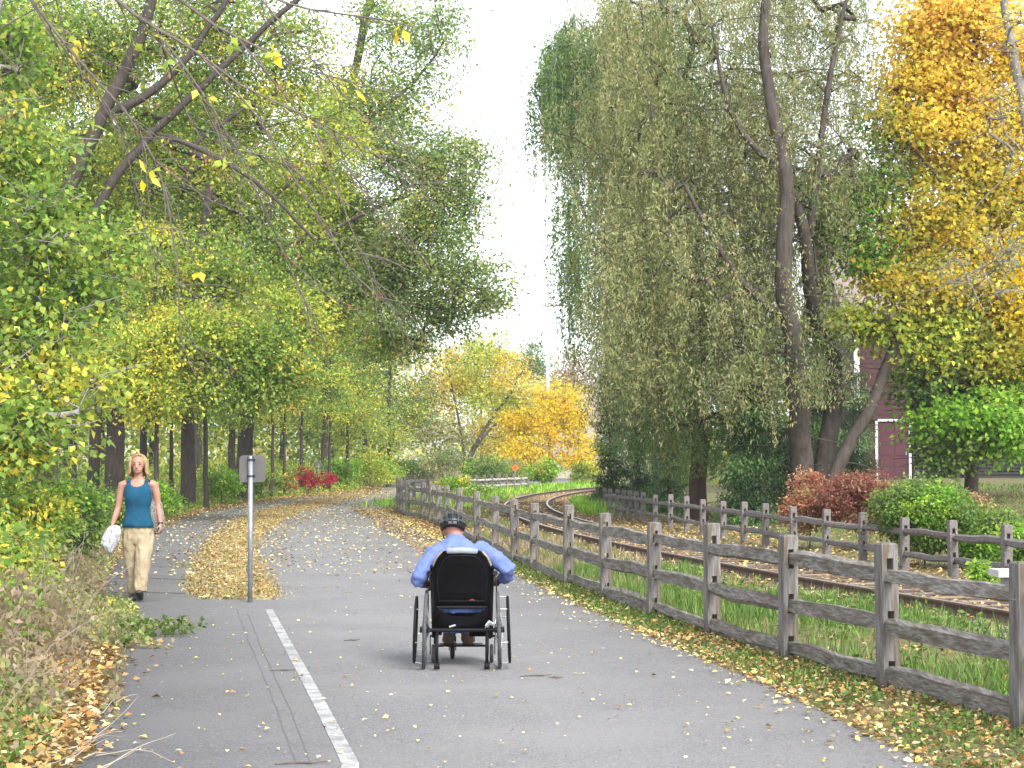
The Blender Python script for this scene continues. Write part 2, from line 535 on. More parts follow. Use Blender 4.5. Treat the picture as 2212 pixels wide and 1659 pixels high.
# ------------------------------------------------------------------ railway
M['bed'] = pm('leafy_ballast', (0.20, 0.155, 0.12), (0.29, 0.25, 0.22), 25, 0.95, 0.9, c3=(0.30, 0.185, 0.075), scale3=0.8)
ys = np.linspace(4, 125, 120)
A = np.array([track_pt(y, GAUGE + 0.75) for y in ys]); B = np.array([track_pt(y, -0.75) for y in ys])
V, q = strip(A, B, 0.012)
tag(link('track_bed', mesh_np('track_bed', V, q, mat=M['bed'])), kind='structure')
track = thing('railway_track', 'single railway track curving away behind the path fence, leaves between its rusty rails', 'railway', tuple(track_pt(20, GAUGE / 2)) + (0,))
tb = np.array(track.location)
prof = [(-0.066, 0.0), (0.066, 0.0), (0.066, 0.012), (0.012, 0.03), (0.012, 0.095), (0.034, 0.105), (0.034, 0.135), (-0.034, 0.135), (-0.034, 0.105), (-0.012, 0.095), (-0.012, 0.03), (-0.066, 0.012)]
for off in (0.0, GAUGE):
    ys = np.linspace(5, 128, 130)
    C = np.array([track_pt(y, off) for y in ys])
    D = np.gradient(C, axis=0); D /= np.linalg.norm(D, axis=1)[:, None]
    N = np.stack([D[:, 1], -D[:, 0]], 1)
    V = []
    for pxx, pz in prof:
        row = np.zeros((len(ys), 3)); row[:, :2] = C + N * pxx; row[:, 2] = pz + 0.012
        V.append(row - tb)
    V = np.stack(V, 1).reshape(-1, 3)
    k = len(prof); q = []
    for i in range(len(ys) - 1):
        for j in range(k):
            q.append((i * k + j, i * k + (j + 1) % k, (i + 1) * k + (j + 1) % k, (i + 1) * k + j))
    me = mesh_np('rail', V, np.array(q), mat=M['rust'])
    me.materials.append(M['railtop'])
    mi = np.zeros(len(q), dtype=np.int32); mi[6::k] = 1
    me.polygons.foreach_set('material_index', mi)
    link('rail', me, track)
tme = MB().box((0, 0, 0), (2.5, 0.21, 0.06)).mesh('tie', M['tie'])
y = 9.0
while y < 72:
    c = track_pt(y, GAUGE / 2); s = np.polyval(np.polyder(_rc), y)
    link('tie', tme, track, loc=(c[0] - tb[0], c[1] - tb[1], 0.0 + random.uniform(-0.012, 0.004)), rot=(0, 0, -math.atan(s) + random.uniform(-0.02, 0.02)))
    y += 0.62

# ------------------------------------------------------------------ split rail fences
def rail_mesh(p0, p1, h, t, seed, mat):
    """one split rail from p0 to p1 (local coordinates), wavy and chipped"""
    r = np.random.default_rng(seed)
    L = (p1 - p0).length
    n = 9
    ph = r.uniform(0, 6, 4)
    sec = [(-0.5, -0.42), (-0.1, -0.5), (0.5, -0.3), (0.46, 0.22), (0.22, 0.5), (-0.36, 0.46)]
    sec = [(a + r.normal() * 0.06, b + r.normal() * 0.06) for a, b in sec]
    rot = r.uniform(-0.25, 0.25)
    ca, sa = math.cos(rot), math.sin(rot)
    d = (p1 - p0).normalized()
    side = Vector((d.y, -d.x, 0)).normalized()
    up = side.cross(d)
    if up.z < 0: up = -up
    V, F = [], []
    for i in range(n):
        u = i / (n - 1)
        k = 0.62 if i in (0, n - 1) else (0.92 if i in (1, n - 2) else 1.0)
        wz = 0.012 * math.sin(u * 4.5 + ph[0]) + 0.005 * math.sin(u * 13 + ph[1])
        ws = 0.010 * math.sin(u * 6 + ph[2])
        e = math.sin(math.pi * u)
        c = p0 + (p1 - p0) * u + up * (wz * e) + side * (ws * e)
        for a, b2 in sec:
            a2, b3 = a * ca - b2 * sa, a * sa + b2 * ca
            V.append(c + side * (a2 * t * (1 + r.normal() * 0.035)) + up * (b3 * h * k * (1 + r.normal() * 0.035)))
    m = len(sec)
    for i in range(n - 1):
        for j in range(m):
            F.append((i * m + j, i * m + (j + 1) % m, (i + 1) * m + (j + 1) % m, (i + 1) * m + j))
    F.append(tuple(range(m - 1, -1, -1))); F.append(tuple((n - 1) * m + j for j in range(m)))
    return MB().add(V, F).mesh('rail', mat)

def post_mesh(hp, w, dpt, slots, mat, seed):
    """post with through slots: two cheeks and a core in pieces; local x across the fence, y along it"""
    r = random.Random(seed)
    b = MB()
    ck = w * 0.29
    lean = r.uniform(-0.012, 0.012)
    top = hp + r.uniform(-0.02, 0.02)
    def piece(x0, x1, y0, y1, z0, z1, cap=False):
        V = []
        for z in (z0, z1 - (0.012 if cap else 0)):
            for x, y in ((x0, y0), (x1, y0), (x1, y1), (x0, y1)): V.append((x + lean * z, y + lean * 0.5 * z, z))
        F = [(3, 2, 1, 0), (0, 1, 5, 4), (1, 2, 6, 5), (2, 3, 7, 6), (3, 0, 4, 7)]
        if cap:
            cx, cy = (x0 + x1) / 2, (y0 + y1) / 2
            for x, y in ((x0, y0), (x1, y0), (x1, y1), (x0, y1)):
                V.append((cx + (x - cx) * 0.86 + lean * z1, cy + (y - cy) * 0.9 + lean * 0.5 * z1, z1))
            F += [(4, 5, 9, 8), (5, 6, 10, 9), (6, 7, 11, 10), (7, 4, 8, 11), (8, 9, 10, 11)]
        else:
            F.append((4, 5, 6, 7))
        b.add(V, F)
    piece(-w / 2, -w / 2 + ck, -dpt / 2, dpt / 2, -0.25, top - 0.012)
    piece(w / 2 - ck, w / 2, -dpt / 2, dpt / 2, -0.25, top - 0.012)
    zs = [-0.25]
    for z in slots: zs += [z - 0.075, z + 0.085]
    zs.append(top - 0.06)
    for i in range(0, len(zs), 2):
        piece(-w / 2 + ck, w / 2 - ck, -dpt / 2 + 0.002, dpt / 2 - 0.002, zs[i], zs[i + 1])
    piece(-w / 2 + 0.001, w / 2 - 0.001, -dpt / 2 + 0.001, dpt / 2 - 0.001, top - 0.06, top, True)
    return b.mesh('post', mat)

def split_fence(name, label, pts, hp, slots, w, dpt, rh, rt, pmat, rmat, seed, group=None, skip=(), heights=None):
    base = pts[0]
    f = thing(name, label, 'fence', tuple(base), 0.0, group)
    pms = [post_mesh(hp, w, dpt, slots, pmat, seed + k) for k in range(4)]
    n = len(pts)
    for i, p in enumerate(pts):
        a, c = pts[max(i - 1, 0)], pts[min(i + 1, n - 1)]
        d = c - a
        ang = math.atan2(d.y, d.x) - math.pi / 2
        link('post', pms[(i * 7 + seed) % 4], f, loc=p - base, rot=(random.uniform(-0.015, 0.015), random.uniform(-0.02, 0.02), ang + random.uniform(-0.06, 0.06)), scale=(1, 1, random.uniform(0.975, 1.03)))
    for i in range(n - 1):
        a, c = pts[i], pts[i + 1]
        d = (c - a).normalized()
        side = Vector((d.y, -d.x, 0))
        for j, z in enumerate(slots):
            if (i, j) in skip: continue
            o = side * (0.018 if i % 2 else -0.018)
            p0 = a - d * 0.055 + o + Vector((0, 0, z + random.uniform(-0.03, 0.0)))
            p1 = c + d * 0.055 + o + Vector((0, 0, z + random.uniform(-0.03, 0.0)))
            link('rail', rail_mesh(p0 - base, p1 - base, rh * random.uniform(0.9, 1.12), rt, seed * 1000 + i * 10 + j, rmat), f)
    return f
def on_curve(fx, px_list, lo, hi):
    """the points of the ground curve x = fx(y) that stand in the given directions"""
    out = []
    yy = np.linspace(lo, hi, 4000)
    ang = fx(yy) / yy
    for px in px_list:
        t = (px - 1106) / FPX * _c
        i = int(np.argmin(np.abs(ang - t)))
        out.append(Vector((float(fx(yy[i])), float(yy[i]), 0)))
    return out
near_posts = on_curve(near_x, [2204, 1915, 1700, 1537, 1410, 1309, 1227, 1154, 1113, 1070, 1031, 993.5, 965], 8, 48)
d0 = near_posts[0] - near_posts[1]
near_posts = [near_posts[0] + d0 * 0.98 * k for k in (2, 1)] + near_posts
yl = near_posts[-1].y
tail = [(float(near_x(yl + 2.2)), yl + 2.2), (float(near_x(yl + 4.4)), yl + 4.4), (float(near_x(yl + 6.6)), yl + 6.6), (-3.02, yl + 8.8), (-3.34, yl + 11.2), (-3.58, yl + 13.8), (-3.78, yl + 16.6), (-3.9, yl + 19.6), (-3.95, yl + 23), (-3.8, yl + 27), (-3.45, yl + 31)]
near_posts += [Vector((a, b2, 0)) for a, b2 in tail]
split_fence('split_rail_fence', 'weathered three-rail split wooden fence along the right side of the path', near_posts, 1.03, (0.12, 0.47, 0.84), 0.125, 0.13, 0.118, 0.075, M['fence_wood'], M['rail_wood'], 3)
far_posts = [Vector((-2.2 + 0.38 * k, 94 + 1.35 * k, 0)) for k in range(9)]
split_fence('split_rail_fence', 'short pale split rail fence far off at the bend, before the yellow trees', far_posts, 0.86, (0.3, 0.62), 0.12, 0.12, 0.11, 0.08, M['fence_wood'], pm('pale_rail', (0.33, 0.315, 0.285), (0.42, 0.40, 0.37), 6, 0.8), 5)
back_posts = on_curve(back_x, [1306, 1318, 1333, 1347, 1361, 1375, 1389, 1415, 1447, 1483, 1517, 1562, 1606, 1653, 1714, 1784, 1862, 1952, 2057, 2172, 2300, 2450], 14, 66)
split_fence('split_rail_fence', 'low grey two-rail split fence beyond the railway track, bushes leaning over it', back_posts, 0.80, (0.27, 0.60), 0.115, 0.115, 0.105, 0.06, M['back_wood'], M['back_wood'], 8)
# ------------------------------------------------------------------ foliage tools
def unit(a):
    return a / np.maximum(np.linalg.norm(a, axis=-1, keepdims=True), 1e-9)

PAL = {
    'green':  [(0.068, 0.125, 0.026), (0.10, 0.165, 0.035), (0.055, 0.10, 0.024), (0.14, 0.20, 0.04), (0.12, 0.15, 0.05)],
    'fresh':  [(0.10, 0.22, 0.02), (0.15, 0.27, 0.03), (0.07, 0.17, 0.02), (0.22, 0.31, 0.04)],
    'mixed':  [(0.09, 0.16, 0.03), (0.13, 0.20, 0.04), (0.24, 0.28, 0.05), (0.40, 0.34, 0.05), (0.11, 0.185, 0.03), (0.17, 0.225, 0.05), (0.12, 0.19, 0.05)],
    'yelgrn': [(0.22, 0.28, 0.04), (0.34, 0.34, 0.05), (0.46, 0.38, 0.06), (0.13, 0.20, 0.03), (0.27, 0.30, 0.05), (0.18, 0.25, 0.045)],
    'yellow': [(0.82, 0.60, 0.03), (0.88, 0.66, 0.05), (0.78, 0.50, 0.03), (0.72, 0.62, 0.08)],
    'gold':   [(0.82, 0.58, 0.08), (0.86, 0.64, 0.09), (0.72, 0.55, 0.08), (0.62, 0.56, 0.09)],
    'orange': [(0.90, 0.58, 0.11), (0.92, 0.65, 0.12), (0.90, 0.52, 0.12), (0.92, 0.70, 0.12)],
    'olive':  [(0.18, 0.19, 0.08), (0.225, 0.22, 0.095), (0.14, 0.165, 0.07), (0.25, 0.225, 0.11), (0.19, 0.205, 0.075), (0.16, 0.19, 0.085)],
    'willow': [(0.07, 0.13, 0.035), (0.10, 0.165, 0.045), (0.055, 0.105, 0.03), (0.13, 0.17, 0.05)],
    'dark':   [(0.022, 0.055, 0.014), (0.032, 0.075, 0.018), (0.045, 0.09, 0.025), (0.018, 0.042, 0.014)],
    'cedar':  [(0.05, 0.11, 0.03), (0.07, 0.14, 0.035), (0.04, 0.085, 0.03)],
    'pale':   [(0.30, 0.32, 0.12), (0.40, 0.36, 0.13), (0.24, 0.28, 0.10), (0.48, 0.38, 0.12)],
    'russet': [(0.36, 0.20, 0.10), (0.42, 0.28, 0.14), (0.30, 0.20, 0.12)],
    'redbush':[(0.33, 0.105, 0.085), (0.28, 0.075, 0.07), (0.40, 0.18, 0.12), (0.25, 0.13, 0.08), (0.40, 0.25, 0.15)],
    'orbush': [(0.58, 0.30, 0.17), (0.46, 0.18, 0.12), (0.53, 0.33, 0.18), (0.36, 0.29, 0.12), (0.50, 0.23, 0.15)],
    'sumac':  [(0.45, 0.02, 0.045), (0.36, 0.02, 0.04), (0.52, 0.05, 0.07)],
    'litter': [(0.48, 0.36, 0.16), (0.42, 0.27, 0.09), (0.36, 0.19, 0.06), (0.56, 0.46, 0.25), (0.24, 0.14, 0.06), (0.47, 0.36, 0.12), (0.42, 0.23, 0.08), (0.30, 0.22, 0.12)],
    'paleleaf': [(0.72, 0.66, 0.36), (0.66, 0.54, 0.22), (0.70, 0.58, 0.16), (0.60, 0.58, 0.34)],
    'dryweed':[(0.30, 0.24, 0.14), (0.37, 0.30, 0.20), (0.24, 0.21, 0.10), (0.33, 0.25, 0.18)],
}
for _k in ('green', 'fresh', 'mixed', 'yelgrn', 'olive', 'willow', 'cedar', 'pale'):
    PAL[_k] = [tuple(min(0.85, v * 1.85) for v in c) for c in PAL[_k]]
PAL['ash'] = [(0.22, 0.34, 0.10), (0.28, 0.40, 0.12), (0.18, 0.29, 0.09), (0.34, 0.44, 0.13), (0.29, 0.36, 0.14), (0.46, 0.44, 0.12)]
PAL['straw'] = [(0.42, 0.34, 0.17), (0.36, 0.30, 0.14), (0.48, 0.40, 0.22), (0.30, 0.28, 0.11)]
PAL['leafmix'] = [(0.17, 0.32, 0.05), (0.24, 0.39, 0.06), (0.32, 0.44, 0.08), (0.14, 0.26, 0.05), (0.44, 0.46, 0.09), (0.20, 0.30, 0.07)]
PAL['yelgold'] = [(0.62, 0.52, 0.07), (0.70, 0.54, 0.06), (0.48, 0.48, 0.08), (0.36, 0.42, 0.07), (0.66, 0.46, 0.06)]
PAL['grassy'] = [(0.10, 0.19, 0.035), (0.13, 0.23, 0.04), (0.08, 0.15, 0.03), (0.17, 0.24, 0.06)]
PAL['drygreen'] = [(0.24, 0.22, 0.09), (0.17, 0.20, 0.06), (0.30, 0.25, 0.12), (0.13, 0.17, 0.05)]
def pal_pick(p, n):
    a = np.array(PAL[p] if isinstance(p, str) else p)
    return a[rng.integers(0, len(a), n)]

def leaf_quads(C, D, N, L, W, fold=0.22):
    S = unit(np.cross(D, N)); N = unit(np.cross(S, D))
    L = L[:, None]; W = W[:, None]
    v0 = C
    v1 = C + D * L * 0.42 + S * W * 0.5 + N * W * fold
    v2 = C + D * L
    v3 = C + D * L * 0.42 - S * W * 0.5 + N * W * fold
    V = np.stack([v0, v1, v2, v3], 1).reshape(-1, 3)
    Q = np.arange(len(V)).reshape(-1, 4)
    return V, Q

class Leaves:
    def __init__(self): self.V, self.c = [], []
    def add(self, C, D, N, L, W, col, fold=0.22):
        n = len(C)
        L = np.full(n, L) if np.isscalar(L) else L
        W = np.full(n, W) if np.isscalar(W) else W
        V, _ = leaf_quads(C, unit(D), unit(N), L, W, fold)
        self.V.append(V); self.c.append(np.repeat(col, 4, axis=0))
    def count(self): return sum(len(v) for v in self.V) // 4
    def mesh(self, name, mat, origin=(0, 0, 0)):
        V = np.concatenate(self.V) - np.array(origin); c = np.concatenate(self.c)
        return mesh_np(name, V, np.arange(len(V)).reshape(-1, 4), col=np.clip(c, 0.004, 0.95), mat=mat)

def clump(LV, c, n, rc, size, col, flat=0.6, droop=0.35, aspect=0.62, jit=0.22, up=1.0):
    """n leaves loosely round the point c"""
    p = rng.normal(size=(n, 3)) * np.array([rc, rc, rc * flat]) * 0.6
    off = unit(p)
    D = off * 0.8 + rng.normal(size=(n, 3)) * 0.6; D[:, 2] -= droop
    N = rng.normal(size=(n, 3)) * 0.75; N[:, 2] += up
    L = size * rng.uniform(0.65, 1.3, n)
    cc = col * (1 + rng.normal(size=(n, 1)) * jit)
    LV.add(c + p, D, N, L, L * aspect, cc)

class Skel:
    def __init__(self):
        self.p, self.par, self.r = [], [], []
    def add(self, p, par, r=0.0):
        self.p.append(np.array(p, float)); self.par.append(par); self.r.append(r)
        return len(self.p) - 1
    def line(self, pts, r0, r1, par=-1, step=0.6):
        """a trunk or limb that is given"""
        pts = [np.array(tuple(q), float) for q in pts]
        d = np.r_[0, np.cumsum([np.linalg.norm(b - a) for a, b in zip(pts, pts[1:])])]
        n = max(2, int(d[-1] / step) + 1)
        # smooth through the points
        t = np.linspace(0, d[-1], n)
        A = np.array(pts)
        q = np.stack([np.interp(t, d, A[:, k]) for k in range(3)], 1)
        for _ in range(2):
            q[1:-1] = 0.25 * q[:-2] + 0.5 * q[1:-1] + 0.25 * q[2:]
        w = rng.normal(size=q.shape) * 0.03; w[0] = 0
        q = q + w * min(1.0, r0 * 4)
        ids = []
        for i in range(n):
            u = i / (n - 1)
            par = self.add(q[i], par, r0 + (r1 - r0) * u ** 0.8)
            ids.append(par)
        return ids
    def nearest(self, p):
        A = np.array(self.p)
        return int(np.argmin(np.linalg.norm(A - p, axis=1)))
    def reach(self, targets, step=0.55, upward=0.25, jit=0.10):
        """grow branches from what stands to every target"""
        A = np.array(self.p)
        dist = np.array([np.min(np.linalg.norm(A - t, axis=1)) for t in targets])
        for k in np.argsort(dist):
            t = targets[k]
            A = np.array(self.p)
            v = t - A
            d = np.linalg.norm(v, axis=1)
            cost = d * (1 + 0.55 * np.clip(-v[:, 2] / np.maximum(d, 1e-6), 0, 1))
            i = int(np.argmin(cost))
            a = A[i]; L = d[i]
            n = max(2, int(L / step))
            mid = a + (t - a) * 0.5 + np.array([0, 0, upward * L]) + rng.normal(size=3) * jit * L
            par = i
            for s in range(1, n + 1):
                u = s / n
                q = (1 - u) ** 2 * a + 2 * u * (1 - u) * mid + u * u * t + (rng.normal(size=3) * 0.03 if s < n else 0)
                par = self.add(q, par, 0.0)
    def solve(self, tip=0.008, power=2.3):
        n = len(self.p)
        acc = np.zeros(n)
        for i in range(n - 1, -1, -1):
            if acc[i] == 0: acc[i] = tip ** power
            if self.par[i] >= 0: acc[self.par[i]] += acc[i]
        rr = acc ** (1 / power)
        given = np.array(self.r)
        self.rad = np.where(given > 0, given, np.minimum(rr, 0.25))
    def mesh(self, name, mat, origin=(0, 0, 0), sides=(9, 5, 3)):
        P_ = np.array(self.p); par = np.array(self.par); rad = self.rad
        has = par >= 0
        ch = np.where(has)[0]
        pa = par[ch]
        ed = unit(P_[ch] - P_[pa])
        nd = np.zeros_like(P_); nd[ch] = ed
        roots = np.where(~has)[0]
        for r_ in roots:
            k = ch[pa == r_]
            nd[r_] = unit(P_[k[0]] - P_[r_]) if len(k) else np.array([0, 0, 1.0])
        # main child carries the parent's ring on
        main = np.zeros(len(P_), dtype=int) - 1
        order = np.argsort(rad[ch])
        main[pa[order]] = ch[order]
        is_main = main[pa] == ch
        d0 = np.where(is_main[:, None], nd[pa], ed)
        r0 = np.where(is_main, rad[pa], np.minimum(rad[pa], rad[ch] * 1.25))
        Vs, Qs, base = [], [], 0
        def frame(d):
            ref = np.tile(np.array([[0.13, 0.98, 0.11]]), (len(d), 1))
            u = unit(np.cross(d, ref)); return u, np.cross(d, u)
        for lo, hi, K in ((0.10, 9, sides[0]), (0.025, 0.10, sides[1]), (0, 0.025, sides[2])):
            m = (rad[ch] >= lo) & (rad[ch] < hi)
            if not m.any(): continue
            a = np.arange(K) * 2 * np.pi / K
            u0, w0 = frame(d0[m]); u1, w1 = frame(nd[ch][m])
            R0 = P_[pa][m][:, None] + (u0[:, None] * np.cos(a)[None, :, None] + w0[:, None] * np.sin(a)[None, :, None]) * r0[m][:, None, None]
            R1 = P_[ch][m][:, None] + (u1[:, None] * np.cos(a)[None, :, None] + w1[:, None] * np.sin(a)[None, :, None]) * rad[ch][m][:, None, None]
            V = np.concatenate([R0, R1], 1).reshape(-1, 3)
            ne = m.sum(); j = np.arange(K); e = np.arange(ne)[:, None] * 2 * K
            q = np.stack([e + j, e + (j + 1) % K, e + K + (j + 1) % K, e + K + j], -1).reshape(-1, 4)
            Vs.append(V); Qs.append(q + base); base += len(V)
        return mesh_np(name, np.concatenate(Vs) - np.array(origin), np.concatenate(Qs), mat=mat, smooth=True)

def blob_points(blobs, n):
    """points spread through the crown's volumes, denser near their outside; returns points and palettes"""
    w = np.array([b[2] for b in blobs], float); w /= w.sum()
    cnt = np.maximum(1, np.round(w * n).astype(int))
    P_, pal, bi = [], [], []
    for k, (b, m) in enumerate(zip(blobs, cnt)):
        u = unit(rng.normal(size=(m, 3))) * (rng.random((m, 1)) ** (1 / 2.4))
        P_.append(np.array(tuple(b[0])) + u * np.array(b[1]))
        pal += [b[3]] * m
    return np.concatenate(P_), pal

def PB(px, py, Y, rpx, rzpx=None, w=None, pal='green', depth=0.8):
    """a crown volume standing at distance Y, seen at (px, py)"""
    s = Y / FPX
    rz = rzpx if rzpx else rpx
    return (P(px, py, Y), (rpx * s, rpx * s * depth, rz * s), w if w else rpx * rz, pal)

def grow_tree(name, label, base, limbs, blobs, nclu, nleaf, leaf, rc, bark='bark', leafmat='leaf', group=None, cat='tree', tip=0.008,
              flat=0.6, droop=0.35, aspect=0.62, twigs=3, upward=0.22, jit=0.22, zmin=None, min_z=0.3, stray=0.12):
    """limbs: (points, r0, r1) the first starts at the base; blobs: crown volumes; every clump of leaves hangs on a branch"""
    base = np.array(tuple(base), float)
    sk = Skel()
    for k, (pts, r0, r1) in enumerate(limbs):
        if k == 0: ids = sk.line(pts, r0, r1)
        else:
            i = sk.nearest(np.array(tuple(pts[0]), float))
            sk.line([sk.p[i]] + list(pts[1:]), r0, r1, par=i) if np.linalg.norm(sk.p[i] - np.array(tuple(pts[0]))) < 1.5 else sk.line(pts, r0, r1)
    pts, pal = blob_points(blobs, nclu)
    gl = gz(pts[:, 0], pts[:, 1])
    pts[:, 2] = np.maximum(pts[:, 2], gl + min_z)
    sk.reach(pts, upward=upward)
    LV = Leaves()
    for t, pl in zip(pts, pal):
        col = pal_pick(pl, 1)[0]
        for _ in range(twigs):
            e = t + rng.normal(size=3) * np.array([1, 1, 0.6]) * rc * 0.7
            sk.add(e, sk.nearest(t) if False else len(sk.p) - 1 if False else _node_at(sk, t), 0.0)
        m = int(nleaf * rng.uniform(0.6, 1.4))
        cols = np.where(rng.random((m, 1)) < 0.62, col, pal_pick(pl, m))
        clump(LV, t, m, rc * rng.uniform(0.75, 1.25), leaf, cols, flat, droop, aspect, jit)
    sk.solve(tip)
    o = thing(name, label, cat, tuple(base), 0, group)
    link('trunk', sk.mesh('trunk', M[bark], base), o)
    link('crown', LV.mesh('crown', M[leafmat], base), o)
    return o
def _node_at(sk, t):
    # the target's own node: search from the end, where branch tips were added
    A = np.array(sk.p)
    return int(np.argmin(np.abs(A - t).sum(1)))

def copy_thing(o, label, loc, rz=0.0, sc=1.0, group=None):
    c = o.copy(); COL.objects.link(c)
    c.location = loc; c.rotation_euler = (0, 0, rz); c.scale = (sc, sc, sc)
    c['label'] = label
    if group: c['group'] = group
    for ch in o.children:
        d = ch.copy(); COL.objects.link(d); d.parent = c
    return c

# ------------------------------------------------------------------ weeping willows
def willow(name, label, base, limbs, tufts, per, leaf, pal, bark, strand_leaf=17, spread=0.38, drop=(2.0, 5.0), tipr=0.01, bare=0, wig=0.05, fuzz=0.03, hang=0.8):
    """tufts: (top point, lowest height) - strands of narrow leaves hang from every top point"""
    base = np.array(tuple(base), float)
    sk = Skel()
    for k, (pts, r0, r1) in enumerate(limbs):
        if k == 0: sk.line(pts, r0, r1)
        else:
            i = sk.nearest(np.array(tuple(pts[0]), float))
            sk.line([sk.p[i]] + list(pts[1:]), r0, r1, par=i) if np.linalg.norm(sk.p[i] - np.array(tuple(pts[0]))) < 1.5 else sk.line(pts, r0, r1)
    T = np.array([t[0] for t in tufts])
    sk.reach(T, upward=0.3)
    LV = Leaves()
    for (t, zlow, pl) in tufts:
        col0 = pal_pick(pl, 1)[0]
        node = _node_at(sk, np.array(t))
        for _ in range(per):
            h = rng.normal(size=2) * spread
            L = min(rng.uniform(*drop), max(0.5, t[2] - zlow))
            n = max(6, int(L * strand_leaf))
            u = np.sort(rng.random(n))
            arch = 0.25 * np.sin(np.clip(u * 3, 0, np.pi)) * L * 0.12
            ph = rng.uniform(0, 6)
            x = t[0] + h[0] * np.minimum(1, u * 4 + 0.2) + wig * np.sin(u * 5 + ph) + rng.normal(size=n) * fuzz
            y = t[1] + h[1] * np.minimum(1, u * 4 + 0.2) + wig * np.cos(u * 4 + ph) + rng.normal(size=n) * fuzz
            z = t[2] - u * L + arch
            D = rng.normal(size=(n, 3)) * 0.55; D[:, 2] -= hang
            N = rng.normal(size=(n, 3))
            l = leaf * rng.uniform(0.6, 1.3, n)
            cols = np.where(rng.random((n, 1)) < 0.5, col0, pal_pick(pl, n)) * (1 + rng.normal(size=(n, 1)) * 0.18)
            LV.add(np.stack([x, y, z], 1), D, N, l, l * 0.28, cols, 0.1)
            if rng.random() < 0.22:
                par = node
                for k in range(1, 6):
                    v = k / 5
                    i = min(n - 1, int(v * n))
                    par = sk.add((x[i], y[i], t[2] - u[i] * L + arch[i]), par, 0.0055)
    # bare side twigs
    A = np.array(sk.p)
    big = [i for i in range(len(sk.p)) if sk.r[i] > 0.05]
    for _ in range(bare):
        i = int(rng.choice(big)); par = i; p = sk.p[i].copy()
        d = unit(rng.normal(size=3) * np.array([1, 0.6, 0.25])); L = rng.uniform(0.7, 2.4)
        for k in range(5):
            p = p + d * L / 5; d = unit(d + rng.normal(size=3) * 0.16 + np.array([0, 0, -0.06 * k])); par = sk.add(p, par, 0.013 - 0.002 * k)
    sk.solve(tipr)
    o = thing(name, label, 'tree', tuple(base))
    link('trunk', sk.mesh('trunk', M[bark], base), o)
    link('crown', LV.mesh('crown', M['leaf'], base), o)
    return o
# ------------------------------------------------------------------ trees
def B(px, Y):
    x = (px - 1106) / FPX * Y * 1.0008
    return Vector((x, Y, float(gz(x, Y))))
def L_(pts, Y):
    """points of a trunk or limb seen at these places, at distance Y (or at their own distance)"""
    return [P(p[0], p[1], p[2] if len(p) > 2 else Y) for p in pts]
def trunk_from(px, Y, pts):
    b = B(px, Y)
    return [b - Vector((0, 0, 0.2))] + L_(pts, Y)

# --- left side of the path
grow_tree('maple_tree', 'large old tree at upper left with two thick dark limbs leaning right', B(95, 52),
    [(trunk_from(95, 52, [(100, 850), (105, 600), (128, 430), (215, 265), (300, 95), (345, -90)]), 0.31, 0.15),
     (L_([(108, 640), (235, 400), (330, 285), (460, 165), (600, 35), (720, -70)], 52), 0.17, 0.07),
     (L_([(215, 265), (330, 210), (460, 60), (520, -60)], 52), 0.15, 0.07),
     (L_([(330, 285), (450, 330), (560, 390), (680, 520)], 51), 0.10, 0.04)],
    [PB(300, 120, 54, 210, 170, pal='mixed'), PB(540, 90, 55, 180, 150, pal='mixed'), PB(130, 420, 55, 150, 160, pal='mixed'), PB(440, 370, 54, 190, 170, pal='mixed'),
     PB(620, 300, 55, 160, 170, pal='yelgrn'), PB(80, 130, 54, 150, 150, pal='mixed'), PB(300, 600, 55, 170, 130, pal='mixed'), PB(560, 540, 55, 150, 120, pal='mixed')],
    500, 160, 0.125, 0.75, bark='bark_dark')
grow_tree('ash_tree', 'tall green tree whose crown overhangs the path and meets the open sky', B(520, 74),
    [(trunk_from(520, 74, [(535, 900, 73), (580, 760, 70), (640, 640, 66), (690, 400, 65), (770, 150, 64), (820, -120, 64)]), 0.34, 0.12),
     (L_([(640, 690), (700, 642), (790, 636), (860, 640), (945, 626)], 63), 0.12, 0.05),
     (L_([(660, 540), (760, 470), (880, 420), (1010, 390)], 62), 0.11, 0.04),
     (L_([(710, 330), (800, 250), (900, 180), (960, 90)], 62), 0.10, 0.04)],
    [PB(860, 60, 63, 100, 110, pal='mixed', w=5200), PB(950, 70, 62, 55, 90, pal='ash', w=2400), PB(915, 190, 62, 40, 50, pal='ash', w=1300), PB(790, 240, 63, 130, 110, pal='mixed'), PB(880, 330, 62, 100, 95, pal='ash'),
     PB(990, 390, 61, 80, 95, pal='ash'), PB(920, 480, 61, 110, 90, pal='ash'), PB(1000, 595, 60, 80, 60, pal='ash'), PB(1055, 640, 60, 48, 42, pal='ash'),
     PB(860, 600, 62, 110, 90, pal='ash'), PB(740, 480, 64, 130, 130, pal='mixed'), PB(940, 680, 61, 95, 42, pal='ash'), PB(850, 735, 62, 80, 50, pal='mixed'), PB(700, 650, 64, 90, 90, pal='mixed')],
    470, 150, 0.125, 0.72)
